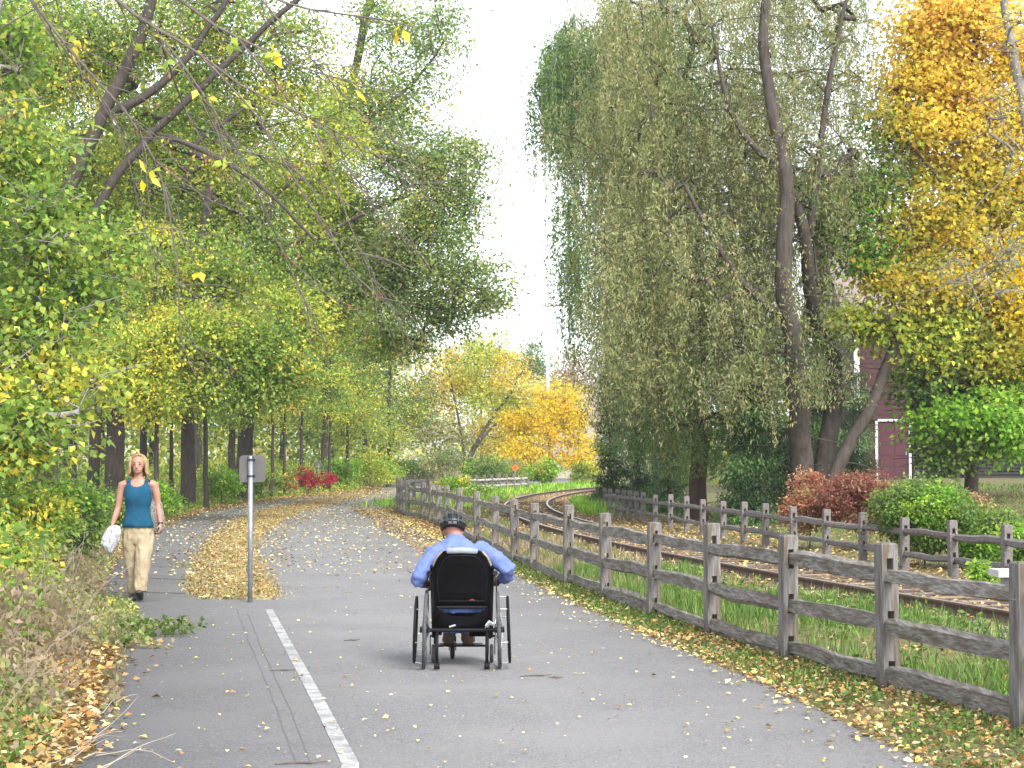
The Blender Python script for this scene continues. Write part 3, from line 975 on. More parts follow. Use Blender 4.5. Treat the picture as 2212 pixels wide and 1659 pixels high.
grow_tree('maple_tree', 'yellow-green maple with low hanging boughs behind the square sign', B(408, 63),
    [(trunk_from(408, 63, [(406, 900, 62), (410, 750, 56), (430, 560, 52), (450, 400, 51)]), 0.29, 0.10),
     (L_([(410, 760), (520, 700), (620, 690), (700, 720)], 49), 0.09, 0.03), (L_([(412, 720), (330, 690), (260, 720)], 49), 0.08, 0.03)],
    [PB(420, 730, 48, 120, 85, pal='yelgrn'), PB(560, 760, 48, 105, 85, pal='mixed'), PB(640, 690, 49, 80, 65, pal='yelgrn'), PB(290, 770, 47, 95, 90, pal='yelgrn'),
     PB(490, 850, 48, 110, 45, pal='mixed'), PB(430, 590, 50, 130, 90, pal='mixed'), PB(620, 820, 49, 70, 50, pal='mixed'), PB(340, 870, 47, 60, 40, pal='yelgrn')],
    260, 150, 0.11, 0.6)
grow_tree('oak_tree', 'tree with thick dark straight trunk right behind the walking person', B(250, 58),
    [(trunk_from(250, 58, [(250, 950), (246, 820), (240, 640), (225, 440)]), 0.36, 0.15)],
    [PB(200, 560, 59, 150, 130, pal='mixed'), PB(330, 500, 60, 140, 120, pal='green'), PB(250, 350, 60, 150, 120, pal='mixed'), PB(120, 760, 57, 120, 80, pal='mixed')],
    150, 130, 0.12, 0.8, bark='bark_dark')
grow_tree('oak_tree', 'slimmer dark trunked tree just left of the walking person', B(203, 55),
    [(trunk_from(203, 55, [(206, 950), (212, 800), (200, 600), (170, 420)]), 0.21, 0.10)],
    [PB(150, 640, 56, 110, 110, pal='mixed'), PB(210, 480, 57, 120, 100, pal='yelgrn'), PB(60, 560, 56, 110, 120, pal='green')],
    90, 130, 0.12, 0.75, bark='bark_dark')
grow_tree('maple_tree', 'bright leafy green tree at the left edge with large near leaves', B(-150, 25),
    [(trunk_from(-150, 25, [(-140, 800), (-110, 500), (-60, 250), (0, 0)]), 0.16, 0.06),
     (L_([(-120, 560), (0, 520), (110, 530)], 24), 0.05, 0.015), (L_([(-130, 760), (-10, 720), (120, 740)], 24), 0.05, 0.015), (L_([(-130, 860), (30, 850), (170, 880)], 23.5), 0.04, 0.012)],
    [PB(20, 320, 25, 110, 110, pal='mixed'), PB(80, 510, 24.5, 120, 110, pal='leafmix'), PB(60, 720, 24.5, 130, 110, pal='mixed'), PB(130, 850, 24, 110, 80, pal='yelgrn'),
     PB(30, 930, 23.5, 110, 90, pal='mixed'), PB(160, 640, 25.5, 90, 80, pal='leafmix'), PB(230, 540, 26, 60, 60, pal='mixed'), PB(20, 120, 26, 90, 90, pal='leafmix')],
    210, 75, 0.105, 0.42, aspect=0.75, bark='bark_grey')

# woodland trees behind, each kind built once and copied
def wood_tree(label, px, Y, H, rad, pal, seed_pal2, n=120, leaf=0.15, r=0.17, low=0.28, lean=0.0, group='woodland trees left of the path'):
    b = B(px, Y)
    top = b + Vector((lean * H, 0, H))
    limbs = [([b - Vector((0, 0, 0.2)), b + Vector((0.1, 0, H * 0.3)), b + Vector((lean * H * 0.4, 0.1, H * 0.6)), top - Vector((0, 0, H * 0.12))], r, r * 0.3)]
    bl = []
    for k in range(7):
        a = k * 2.4; z = low + (1 - low) * (k + 0.5) / 7
        q = math.sin(math.pi * min(1, (z - low) / (1 - low) * 0.8 + 0.2))
        bl.append((b + Vector((math.cos(a) * rad * 0.42 * q + lean * H * z, math.sin(a) * rad * 0.42 * q, H * z)), (rad * 0.62 * q + 0.3, rad * 0.62 * q + 0.3, H * 0.12), 1.0, pal if k % 3 else seed_pal2))
    return grow_tree('woodland_tree', label, b, limbs, bl, n, 120, leaf, rad * 0.2, group=group, leafmat='leaf_var', bark='bark_dark')
W1 = wood_tree('green woodland tree left of the path, deep behind the leaning old tree', 40, 74, 21, 5.2, 'mixed', 'green', 230, 0.16, 0.22, 0.16)
W2 = wood_tree('woodland tree with yellowing leaves behind the square sign', 500, 88, 17, 4.4, 'yelgrn', 'mixed', 170, 0.16, 0.2, 0.2)
W3 = wood_tree('green tree in the wood beyond the small round sign', 700, 98, 17, 4.4, 'green', 'mixed', 170, 0.17, 0.2, 0.2)
W4 = wood_tree('slender young tree with thin dark trunk beside the square sign', 586, 80, 8.5, 1.8, 'mixed', 'yelgrn', 50, 0.11, 0.10, 0.42)
gl = 'woodland trees left of the path'
for src, lab, px, Y, rz, sc in [
    (W2, 'yellowing woodland tree behind the straight dark trunks', 310, 92, 1.0, 1.05), (W1, 'tall green woodland tree far behind the yellow-green maple', 430, 112, 2.1, 1.15),
    (W3, 'green woodland tree at the left edge, behind the large near leaves', -40, 70, 0.7, 1.0), (W1, 'woodland tree deep in the wood at far left', 150, 96, 4.0, 1.15), (W2, 'tall yellowing woodland tree seen between the two leaning limbs', 260, 82, 2.2, 1.15), (W3, 'tall green woodland tree right of the leaning limbs', 420, 86, 1.2, 1.12),
    (W2, 'yellowish woodland tree low behind the overhanging green crown', 790, 122, 3.0, 1.0), (W3, 'green woodland tree where the path bends out of sight', 840, 112, 5.0, 0.85),
    (W1, 'green woodland tree between the square sign and the round sign, far back', 610, 128, 0.3, 1.1), (W3, 'tall tree closing the wood far behind the overhanging crown', 720, 140, 2.6, 1.2),
    (W2, 'yellowing tree closing the wood behind the leaning old tree', 220, 130, 5.2, 1.3), (W1, 'tall green tree closing the wood at far left', -20, 125, 1.9, 1.3), (W3, 'tall green tree closing the wood behind the straight dark trunk', 330, 140, 3.7, 1.3)]:
    copy_thing(src, lab, B(px, Y), rz, sc, gl)
gs = 'slender young trees at the wood edge'
W4['group'] = gs
for lab, px, Y, rz, sc in [('slender young tree at the wood edge, right of the walking person', 335, 48, 1.0, 0.9), ('slender dark young tree left of the square sign', 446, 62, 2.0, 1.1),
    ('thin young tree between the square sign and the red shrubs', 618, 84, 3.0, 0.9), ('thin young tree above the red shrubs', 655, 90, 4.0, 1.1), ('thin young tree right of the small round sign', 712, 92, 5.0, 1.0),
    ('thin young tree nearest the bend in the path', 748, 100, 0.5, 1.1), ('thin young tree in the thicket at far left', 120, 44, 1.5, 0.8), ('thin leaning young tree left of the straight trunks', 165, 50, 2.5, 0.9), ('thin young tree beside the yellowing maple trunk', 375, 66, 3.5, 1.0), ('thin young tree just behind the square sign', 545, 70, 4.4, 0.95)]:
    copy_thing(W4, lab, B(px, Y), rz, sc, gs)

# --- shrubs
def shrub(name, label, px, Y, rpx, hpx, pal, n=40, leaf=0.09, nl=60, group=None, depth=1.0, bark='bark', pal2=None, mat='leaf', rc=None, aspect=0.62, lift=0.0):
    b = B(px, Y); s = Y / FPX
    r, h = rpx * s, hpx * s
    limbs = [([b - Vector((0, 0, 0.1)), b + Vector((0.05 * r, 0, h * 0.35)), b + Vector((0, 0, h * 0.6))], 0.03, 0.015)]
    for k in range(4):
        a = k * 1.7 + 0.4
        limbs.append(([b, b + Vector((math.cos(a) * r * 0.3, math.sin(a) * r * 0.3, h * 0.3)), b + Vector((math.cos(a) * r * 0.6, math.sin(a) * r * 0.6, h * 0.6))], 0.02, 0.01))
    bl = [(b + Vector((0, 0, h * (0.54 + lift))), (r * 0.9, r * depth * 0.9, h * (0.44 - lift * 0.6)), 2.0, pal)]
    for k in range(4):
        a = k * 1.6 + px
        bl.append((b + Vector((math.cos(a) * r * 0.5, math.sin(a) * r * 0.4 * depth, h * random.uniform(0.4 + lift, 0.72))), (r * 0.5, r * 0.5 * depth, h * 0.26), 0.8, (pal2 or pal) if k % 2 else pal))
    return grow_tree(name, label, b, limbs, bl, n, nl, leaf, rc or max(0.13, r * 0.26), group=group, cat='shrub', leafmat=mat, bark=bark, tip=0.004, twigs=2, min_z=0.08, aspect=aspect)
shrub('sumac_shrub', 'crimson leaved shrub in front of the small round sign', 668, 87, 40, 66, 'sumac', 26, 0.12, 45, pal2='mixed')
shrub('sumac_shrub', 'dull red and green shrub left of the crimson one', 608, 83, 40, 56, 'mixed', 26, 0.11, 50, pal2='sumac')
shrub('sumac_shrub', 'small crimson leaved shrub just right of the small round sign', 706, 91, 24, 56, 'sumac', 16, 0.12, 40)
shrub('leafy_shrub', 'yellow-green shrub at the bend right of the crimson shrubs', 800, 101, 62, 90, 'yelgrn', 50, 0.13, 60, pal2='fresh')
shrub('leafy_shrub', 'lime green shrub beside the path where it bends away', 838, 108, 40, 62, 'yelgrn', 34, 0.13, 60, pal2='yelgrn')
shrub('leafy_shrub', 'green shrub right of the crimson shrubs under the trees', 745, 97, 45, 74, 'fresh', 36, 0.13, 55, pal2='green')
shrub('leafy_shrub', 'green shrub at the wood edge left of the square sign', 480, 67, 50, 85, 'fresh', 46, 0.10, 55, pal2='green')
shrub('leafy_shrub', 'green shrub right behind the walking person', 335, 46, 60, 95, 'fresh', 46, 0.09, 60, pal2='green')
shrub('leafy_shrub', 'dark green shrub in the wood behind the square sign', 545, 76, 46, 75, 'green', 40, 0.11, 55, pal2='mixed')
shrub('leafy_shrub', 'dark green low thicket shrub beyond the end of the fence', 890, 118, 60, 70, 'green', 46, 0.15, 60, pal2='cedar')
shrub('leafy_shrub', 'yellow flecked thicket shrub at the left edge under the near leaves', 40, 24, 130, 260, 'mixed', 80, 0.08, 80, pal2='yelgrn', rc=0.22)
shrub('leafy_shrub', 'green thicket shrub left of the walking person', 150, 29, 95, 190, 'green', 70, 0.085, 75, pal2='fresh', rc=0.22)
shrub('leafy_shrub', 'nearest yellow-green thicket shrub cut by the left edge', -20, 19, 110, 250, 'yelgrn', 50, 0.08, 70, pal2='mixed', rc=0.2)
shrub('leafy_shrub', 'low green shrub at the foot of the straight dark trunks', 240, 42, 75, 90, 'green', 50, 0.085, 65, pal2='mixed', rc=0.22)

# --- far trees at the bend
grow_tree('yellow_tree', 'bright yellow tree at the bend beyond the railway', B(1190, 122), [(trunk_from(1190, 122, [(1188, 970), (1195, 900), (1200, 860)]), 0.12, 0.05)],
    [PB(1180, 920, 121, 80, 60, pal='yellow'), PB(1245, 950, 121, 48, 65, pal='yellow'), PB(1130, 985, 120, 60, 45, pal='yellow'), PB(1205, 870, 122, 55, 45, pal='yellow'), PB(1120, 920, 122, 45, 40, pal='yellow'), PB(1250, 1000, 120, 40, 30, pal='yellow')],
    150, 75, 0.20, 0.75)
grow_tree('yellow_tree', 'pale golden tree left of the bright yellow tree at the bend', B(1085, 138), [(trunk_from(1085, 138, [(1088, 980), (1080, 900), (1085, 850)]), 0.12, 0.05)],
    [PB(1085, 890, 138, 60, 60, pal='gold'), PB(1060, 950, 137, 55, 45, pal='yelgold'), PB(1120, 840, 138, 50, 45, pal='pale'), PB(1150, 900, 138, 50, 50, pal='yelgold'), PB(1230, 880, 140, 45, 45, pal='gold')],
    120, 70, 0.22, 0.9)
shrub('leafy_shrub', 'lime shrub under the bright yellow tree at the bend', 1178, 114, 40, 62, 'fresh', 36, 0.17, 60, pal2='yelgrn')
shrub('leafy_shrub', 'green shrub between the far pale fence and the leaning trunks', 1045, 113, 55, 75, 'green', 44, 0.16, 60, pal2='fresh')
shrub('leafy_shrub', 'greyish green shrub below the leaning trunks at the bend', 965, 116, 60, 90, 'olive', 46, 0.15, 60, pal2='willow')
shrub('leafy_shrub', 'rough green shrub beside the far rails under the dark evergreen', 1265, 116, 40, 55, 'yelgrn', 34, 0.16, 55, pal2='green')
shrub('leafy_shrub', 'olive shrub right of the pale far fence', 1110, 117, 40, 60, 'olive', 30, 0.15, 55, pal2='yelgrn')
shrub('leafy_shrub', 'bushy green plant beside the far curve of the fence', 985, 83, 40, 42, 'fresh', 34, 0.12, 60, pal2='yelgrn')
shrub('leafy_shrub', 'low pale green plant between the fence curve and the far rails', 1030, 80, 45, 26, 'fresh', 34, 0.10, 60, pal2='pale')
grow_tree('leaning_tree', 'olive yellow tree at the bend with two trunks leaning right', B(1000, 128),
    [(trunk_from(1000, 128, [(1012, 985), (1050, 920), (1098, 860), (1130, 800)]), 0.17, 0.07), (L_([(1003, 1010), (1030, 960), (1080, 905), (1140, 870)], 128), 0.12, 0.05), (L_([(1000, 1020), (990, 900), (970, 800)], 129), 0.12, 0.05)],
    [PB(950, 830, 130, 75, 85, pal='gold'), PB(1030, 800, 130, 80, 75, pal='yelgrn'), PB(1100, 810, 129, 60, 55, pal='gold'), PB(900, 880, 129, 60, 80, pal='olive'), PB(1060, 880, 128, 70, 45, pal='yelgrn'), PB(960, 940, 128, 70, 50, pal='olive'), PB(1130, 860, 128, 40, 40, pal='pale')],
    190, 75, 0.21, 0.9)
grow_tree('far_tree', 'pale green tree far behind the leaning trunks', B(1040, 190), [(trunk_from(1040, 190, [(1040, 900), (1035, 760)]), 0.2, 0.08)],
    [PB(1020, 780, 190, 70, 60, pal='pale'), PB(1060, 750, 190, 50, 40, pal='pale'), PB(980, 820, 190, 60, 60, pal='yelgrn'), PB(1080, 840, 190, 60, 50, pal='pale')], 110, 60, 0.30, 1.2)
grow_tree('far_tree', 'hazy green tree far off left of the utility pole', B(1145, 210), [(trunk_from(1145, 210, [(1145, 880), (1145, 770)]), 0.2, 0.08)],
    [PB(1145, 775, 210, 36, 38, pal='willow'), PB(1120, 800, 210, 34, 30, pal='pale'), PB(1170, 815, 210, 40, 30, pal='willow')], 70, 55, 0.30, 1.1)
grow_tree('far_tree', 'russet tree far off right of the utility pole', B(1240, 200), [(trunk_from(1240, 200, [(1240, 900), (1240, 800)]), 0.2, 0.08)],
    [PB(1240, 810, 200, 45, 45, pal='russet'), PB(1215, 850, 200, 45, 40, pal='pale'), PB(1265, 860, 200, 45, 50, pal='russet'), PB(1245, 770, 200, 25, 25, pal='russet')], 80, 55, 0.30, 1.1)
grow_tree('far_tree', 'pale tree far off behind the bright yellow tree', B(1180, 180), [(trunk_from(1180, 180, [(1180, 930), (1180, 860)]), 0.2, 0.08)],
    [PB(1160, 850, 180, 50, 40, pal='pale'), PB(1200, 860, 180, 60, 40, pal='russet'), PB(1120, 880, 180, 50, 50, pal='gold'), PB(1260, 920, 180, 50, 50, pal='pale')], 90, 60, 0.30, 1.1)

# --- right side: willows
def tuft_list(n, x0, x1, y0, y1, Y0, Y1, low, pal, reject=None):
    out = []
    while len(out) < n:
        px, py, Y = rng.uniform(x0, x1), rng.uniform(y0, y1), rng.uniform(Y0, Y1)
        if reject and reject(px, py): continue
        t = P(px, py, Y)
        lo = low(px) if callable(low) else low
        zl = P(px, lo, Y).z
        pl = pal(px, py) if callable(pal) else pal
        out.append((np.array(tuple(t)), zl, pl))
    return out
def rejA(px, py):
    top = np.interp(px, [1150, 1165, 1200, 1260, 1330, 1400], [190, 100, 50, 20, -10, -80])
    if py < top: return True
    if px < 1212 and py > 190: return True
    if px < 1290 and py > 560: return True
    if 1212 < px < 1300 and 250 < py < 400 and rng.random() < 0.6: return True
    return False
willow('willow_tree', 'green weeping willow edging the open sky, its curtains hanging towards the rails', B(1425, 64),
    [(trunk_from(1425, 64, [(1420, 850), (1390, 620), (1350, 500), (1310, 340), (1268, 255)]), 0.30, 0.09),
     (L_([(1352, 505), (1365, 400), (1370, 280), (1390, 120)], 64), 0.12, 0.06), (L_([(1320, 380), (1290, 200), (1270, 90)], 63), 0.09, 0.04), (L_([(1390, 640), (1330, 560), (1270, 480)], 63), 0.08, 0.03)],
    tuft_list(230, 1152, 1480, -80, 800, 61, 66, lambda px: 330 if px < 1212 else (790 if px < 1292 else 1040), lambda px, py: 'willow' if (rng.random() < 0.75 or py > 420) else 'olive', rejA) + tuft_list(46, 1158, 1340, 5, 140, 61, 65, 420, 'willow', lambda px, py: py < np.interp(px, [1150, 1170, 1210, 1260, 1330], [150, 95, 45, 15, -10])),
    10, 0.165, None, 'bark_grey', strand_leaf=15, spread=0.36, drop=(2.0, 4.6))
def rejB(px, py):
    if px < 1300 and not (140 < py < 330 and px > 1190 and rng.random() < 0.4): return True
    if px > 1800 and py > 420: return True
    if 1620 < px < 1700 and 380 < py < 470 and rng.random() < 0.6: return True
    if px > 1680 and py > 420 and rng.random() < 0.45: return True
    return False
willow('willow_tree', 'big olive grey willow with several thick trunks in front of the red building', B(1745, 46),
    [(trunk_from(1745, 46, [(1730, 1000), (1722, 830, 45), (1706, 680, 44), (1678, 570, 43.6), (1712, 440, 43.6), (1690, 330, 43.6), (1658, 190, 43.6), (1645, 60, 43.6), (1660, -80, 43.6)]), 0.34, 0.10),
     ([B(1782, 47) - Vector((0, 0, 0.2))] + L_([(1785, 1000), (1796, 900), (1810, 780), (1748, 670, 45), (1742, 520, 44), (1725, 440, 43.7)], 47), 0.30, 0.14),
     (L_([(1745, 540), (1770, 330), (1795, 150), (1835, -20)], 43.8), 0.12, 0.05), (L_([(1700, 380), (1620, 330), (1560, 220), (1540, 60)], 43.8), 0.11, 0.04), 
     (L_([(1712, 700), (1620, 640), (1540, 520), (1480, 400)], 43.8), 0.12, 0.05),
     ([B(1792, 45.5) - Vector((0, 0, 0.2))] + L_([(1800, 1035), (1845, 940), (1890, 860), (1922, 790), (1950, 690)], 45.5), 0.20, 0.13)],
    tuft_list(540, 1190, 1860, -110, 800, 43.4, 49, lambda px: 960 if px < 1650 else 880, lambda px, py: 'olive' if rng.random() < 0.9 else 'willow', rejB),
    9, 0.115, None, 'bark', strand_leaf=25, spread=0.55, drop=(0.7, 2.1), bare=130, wig=0.10, fuzz=0.055, hang=0.75)
willow('willow_tree', 'olive willow with dark reddish trunk, left of the thick trunked willow', B(1512, 50),
    [(trunk_from(1512, 50, [(1508, 950), (1500, 850), (1520, 700), (1490, 540), (1440, 400), (1400, 250), (1390, 100)]), 0.27, 0.07),
     (L_([(1520, 700), (1560, 560), (1550, 400), (1500, 250)], 50), 0.12, 0.05)],
    tuft_list(330, 1310, 1680, 150, 930, 47.5, 52, 1030, lambda px, py: 'olive' if rng.random() < (0.7 if py < 650 else 0.3) else 'willow'),
    10, 0.11, None, 'bark_red', strand_leaf=22, spread=0.52, drop=(0.8, 2.4), bare=60, wig=0.1, fuzz=0.05, hang=0.75)

# evergreens at their feet
def evergreen(label, px, Y, wpx, toppx, pal, n=70, leaf=0.11):
    b = B(px, Y); s = Y / FPX
    h = P(px, toppx, Y).z - b.z
    r = wpx * s
    bl = []
    for k in range(8):
        u = (k + 0.5) / 8
        bl.append((b + Vector((0, 0, h * u)), (r * (1.05 - 0.85 * u), r * (1.05 - 0.85 * u), h * 0.09), 1.3 - u, pal if k % 3 else 'cedar'))
    return grow_tree('evergreen_tree', label, b, [([b - Vector((0, 0, 0.1)), b + Vector((0, 0, h * 0.9))], 0.1, 0.02)], bl, int(n * 1.25), 130, leaf, r * 0.34, bark='bark_dark', leafmat='needle', aspect=0.22, droop=0.9, min_z=0.15, upward=0.05, twigs=2)
evergreen('dark evergreen at the right end of the far rails', 1318, 60, 42, 790, 'dark', 80)
evergreen('dark green evergreen second from the far rails, under the green willow', 1378, 58, 48, 830, 'dark', 80)
evergreen('green evergreen behind the two-rail fence left of the reddish trunk', 1445, 56, 50, 860, 'cedar', 80)
evergreen('dark spruce between the reddish trunk and the thick willow trunks', 1622, 46, 68, 830, 'dark', 110)
evergreen('small dark spruce at the foot of the thick willow trunks', 1690, 48, 45, 930, 'dark', 60)
evergreen('dark evergreen in the shade beside the red building', 1850, 62, 50, 800, 'dark', 80)
evergreen('tall dark evergreen seen between the thick willow trunks', 1765, 58, 60, 740, 'dark', 110)

# --- right side: maple, grey tree, bushes
grow_tree('maple_tree', 'autumn maple turning orange at the top, yellow and green below, right side', B(2098, 47),
    [(trunk_from(2098, 47, [(2096, 1000), (2098, 850), (2110, 600), (2100, 300), (2115, -60)]), 0.19, 0.08),
     (L_([(2098, 800), (2020, 720), (1930, 690), (1840, 700)], 46), 0.07, 0.025), (L_([(2105, 650), (2000, 560), (1900, 500)], 46), 0.07, 0.025), (L_([(2105, 500), (2030, 380), (1950, 300)], 46), 0.07, 0.025),
     (L_([(2098, 900), (2040, 880), (1990, 895)], 46), 0.05, 0.02), (L_([(2100, 850), (2180, 800), (2250, 810)], 46), 0.06, 0.02)],
    [PB(2110, 60, 47, 130, 110, pal='orange'), PB(2000, 40, 47, 70, 75, pal='orange'), PB(1975, 150, 46.5, 55, 60, pal='gold'), PB(2030, 190, 47, 120, 90, pal='orange'), PB(2150, 230, 47, 120, 110, pal='gold'), PB(1960, 260, 46, 55, 55, pal='gold'), PB(2050, 330, 47, 130, 90, pal='gold'),
     PB(1890, 390, 46, 60, 60, pal='green'), PB(1920, 290, 46.5, 35, 55, pal='fresh'), PB(1830, 450, 46, 55, 55, pal='fresh'), PB(1870, 560, 46, 55, 50, pal='fresh'), PB(1790, 480, 46, 35, 50, pal='green'), PB(2000, 470, 46, 100, 80, pal='yelgold'), PB(2140, 450, 47, 120, 110, pal='yelgold'), PB(2050, 600, 46, 130, 80, pal='yelgold'), PB(2180, 620, 46, 90, 110, pal='yellow'),
     PB(1950, 620, 45.5, 90, 60, pal='yelgold'), PB(1880, 700, 45.5, 90, 45, pal='yelgrn'), PB(2010, 730, 46, 120, 60, pal='yelgrn'), PB(2150, 750, 46, 110, 70, pal='yelgold'), PB(2000, 850, 46, 50, 65, pal='green'), PB(2060, 830, 46.5, 90, 60, pal='green'), PB(2170, 840, 46.5, 80, 60, pal='fresh'), PB(2080, 960, 45.5, 80, 35, pal='green'), PB(2260, 150, 47.5, 120, 120, pal='orange', w=7000), PB(2300, 380, 47.5, 130, 120, pal='gold', w=8000), PB(2320, 600, 47, 120, 100, pal='yelgold', w=7000), PB(2300, 780, 47, 110, 80, pal='yelgrn', w=6000), PB(2270, 910, 46.5, 80, 50, pal='fresh', w=3500), PB(2120, -90, 47.5, 120, 90, pal='orange', w=5000), PB(2050, 930, 45.5, 75, 45, pal='fresh'), PB(2120, 900, 45, 90, 50, pal='fresh'), PB(2190, 940, 45, 50, 50, pal='fresh'), PB(2030, 985, 45.5, 45, 25, pal='green')],
    780, 110, 0.14, 0.56, aspect=0.75)
grow_tree('grey_tree', 'grey barked tree leaning in at the top right corner, nearly bare', B(2340, 40),
    [(trunk_from(2340, 40, [(2310, 800), (2270, 500), (2215, 240), (2175, 60), (2150, -80), (2150, -220), (2190, -360)]), 0.24, 0.05),
     (L_([(2260, 460), (2160, 560), (2060, 620), (1960, 640)], 39), 0.03, 0.008), (L_([(2280, 560), (2180, 620), (2110, 700)], 39), 0.03, 0.008), (L_([(2240, 340), (2150, 390), (2080, 480)], 39), 0.03, 0.008)],
    [PB(2150, 560, 39, 130, 110, pal='olive'), PB(2180, 250, 39, 80, 120, pal='gold'), PB(2230, 80, 39, 80, 90, pal='gold'), PB(2130, -170, 39.5, 150, 110, pal='olive'), PB(2280, -120, 40, 130, 110, pal='gold'), PB(2200, -330, 40, 130, 120, pal='olive')],
    120, 34, 0.09, 0.5, bark='bark_grey', twigs=5)
shrub('round_bush', 'rounded bush with orange pink leaves, leftmost behind the two-rail fence', 1748, 34.4, 54, 165, 'orbush', 110, 0.055, 95, pal2='orbush', rc=0.16, lift=0.08)
shrub('round_bush', 'rounded dark red bush between the orange pink bush and the green bush', 1862, 33.8, 94, 175, 'redbush', 190, 0.055, 95, pal2='redbush', rc=0.17, lift=0.06)
shrub('round_bush', 'big rounded green bush spilling over the two-rail fence', 1995, 28.6, 112, 190, 'green', 210, 0.06, 95, pal2='fresh', rc=0.17, lift=0.05)
shrub('round_bush', 'smaller green bush right of the big rounded green bush', 2120, 28.0, 85, 135, 'green', 120, 0.06, 95, pal2='fresh', rc=0.16)
shrub('round_bush', 'russet topped bush behind the big rounded green bush', 2060, 33.5, 90, 120, 'orbush', 70, 0.055, 85, pal2='green', rc=0.17)
shrub('round_bush', 'green bush at the right edge behind the two-rail fence', 2215, 26.5, 60, 110, 'fresh', 60, 0.06, 80, pal2='green', rc=0.15)
shrub('leafy_weed', 'leafy green weed beside the white and red box', 2118, 23.5, 28, 62, 'fresh', 16, 0.07, 30, rc=0.09)

# --- boughs of a tree that stands left of the frame, hanging in from above
ov = Skel()
b0 = Vector((-6.8, 12.5, 0.4))
ov.line([b0, b0 + Vector((0.1, 0, 2.5)), b0 + Vector((0.5, -0.2, 5.0)), b0 + Vector((1.3, -0.3, 7.5))], 0.17, 0.07)
limbs = [[(-120, -250), (60, -10), (150, 110), (260, 230), (320, 300), (360, 420), (390, 600), (388, 780)],
         [(60, -260), (240, 0), (330, 60), (430, 110), (520, 190), (640, 240), (800, 320), (900, 400)],
         [(200, -200), (380, 0), (520, 90), (680, 160), (800, 185), (860, 205)],
         [(420, -160), (560, -5), (700, 30), (850, 40), (930, 70)],
         [(290, 255), (420, 300), (560, 340), (720, 350), (800, 410)],
         [(430, 112), (560, 250), (640, 400), (720, 520), (790, 640)],
         [(330, 60), (460, 230), (540, 380), (600, 520), (680, 700)],
         [(520, 90), (660, 260), (760, 380), (850, 470)],
         [(-60, 100), (70, 20), (170, -20)],
         [(150, 110), (260, 260), (300, 450), (350, 640)],
         [(640, 240), (700, 330), (760, 500), (800, 600)],
         [(300, 20), (420, 180), (500, 330), (520, 480)],
         [(520, -40), (640, 90), (760, 230), (880, 330)]]
tops = []
for k, l in enumerate(limbs):
    Y = 13.0 + 0.25 * (k % 5)
    pts = L_(l, Y)
    if k in (0, 1, 2, 3, 8):
        i = ov.nearest(np.array((pts[0].x, 12.5, min(pts[0].z, 8.0))))
        ids = ov.line([ov.p[i]] + pts, 0.030 if k < 4 else 0.014, 0.004, par=i, step=0.18)
    else:
        i = ov.nearest(np.array(tuple(pts[0])))
        ids = ov.line([ov.p[i]] + pts[1:], 0.011, 0.003, par=i, step=0.18)
    tops += ids[4:]
tips = []
for _ in range(240):
    i = int(rng.choice(tops)); par = i; p = ov.p[i].copy()
    d = unit(np.array([rng.uniform(0.1, 1.0), rng.uniform(-0.4, 0.4), rng.uniform(-1.2, 0.1)])); Lg = rng.uniform(0.25, 0.95)
    for k in range(5):
        p = p + d * Lg / 5; d = unit(d + rng.normal(size=3) * 0.15 + np.array([0, 0, -0.06])); par = ov.add(p, par, 0.0042 - 0.0006 * k)
        if k > 2: tips.append(par)
ov.solve(0.002)
oo = thing('overhanging_tree', 'thin bare drooping branches with a few big leaves hanging in at upper left', 'tree', tuple(b0))
link('trunk', ov.mesh('trunk', M['twig'], tuple(b0)), oo)
LV = Leaves()
def big_leaves(px, py, n, pal, size=0.11, sp=0.05):
    c = np.array(tuple(P(px, py, 13.2)))
    i = ov.nearest(c); c = ov.p[i]
    C = c + rng.normal(size=(n, 3)) * sp * 0.5
    D = rng.normal(size=(n, 3)) * 0.6 + np.array([0.5, 0, -0.55])
    LV.add(C, D, rng.normal(size=(n, 3)) * 0.5 + np.array([0, -0.6, 0.8]), size * rng.uniform(0.7, 1.2, n), size * 0.55 * rng.uniform(0.7, 1.2, n), pal_pick(pal, n), 0.15)
for px, py in [(270, 85), (330, 150), (250, 110), (420, 185), (340, 130), (540, 200), (530, 350), (480, 360), (250, 430), (210, 470), (690, 195), (640, 130), (610, 140), (410, 590), (300, 90), (560, 60), (480, 40), (160, 70), (830, 60), (720, 170), (180, 400)]:
    big_leaves(px, py, int(rng.integers(2, 5)), 'yelgrn' if rng.random() < 0.7 else 'yellow')
for _ in range(70):
    i = int(rng.choice(tips)); n = 3
    C = ov.p[i] + rng.normal(size=(n, 3)) * 0.03
    LV.add(C, rng.normal(size=(n, 3)) * 0.4 + np.array([0, 0, -1.0]), rng.normal(size=(n, 3)), 0.05, 0.02, pal_pick([(0.30, 0.13, 0.08), (0.36, 0.2, 0.12), (0.25, 0.27, 0.06)], n), 0.1)
tag(link('leaf_spray', LV.mesh('leaf_spray', M['leaf'], tuple(b0)), oo), kind='stuff')
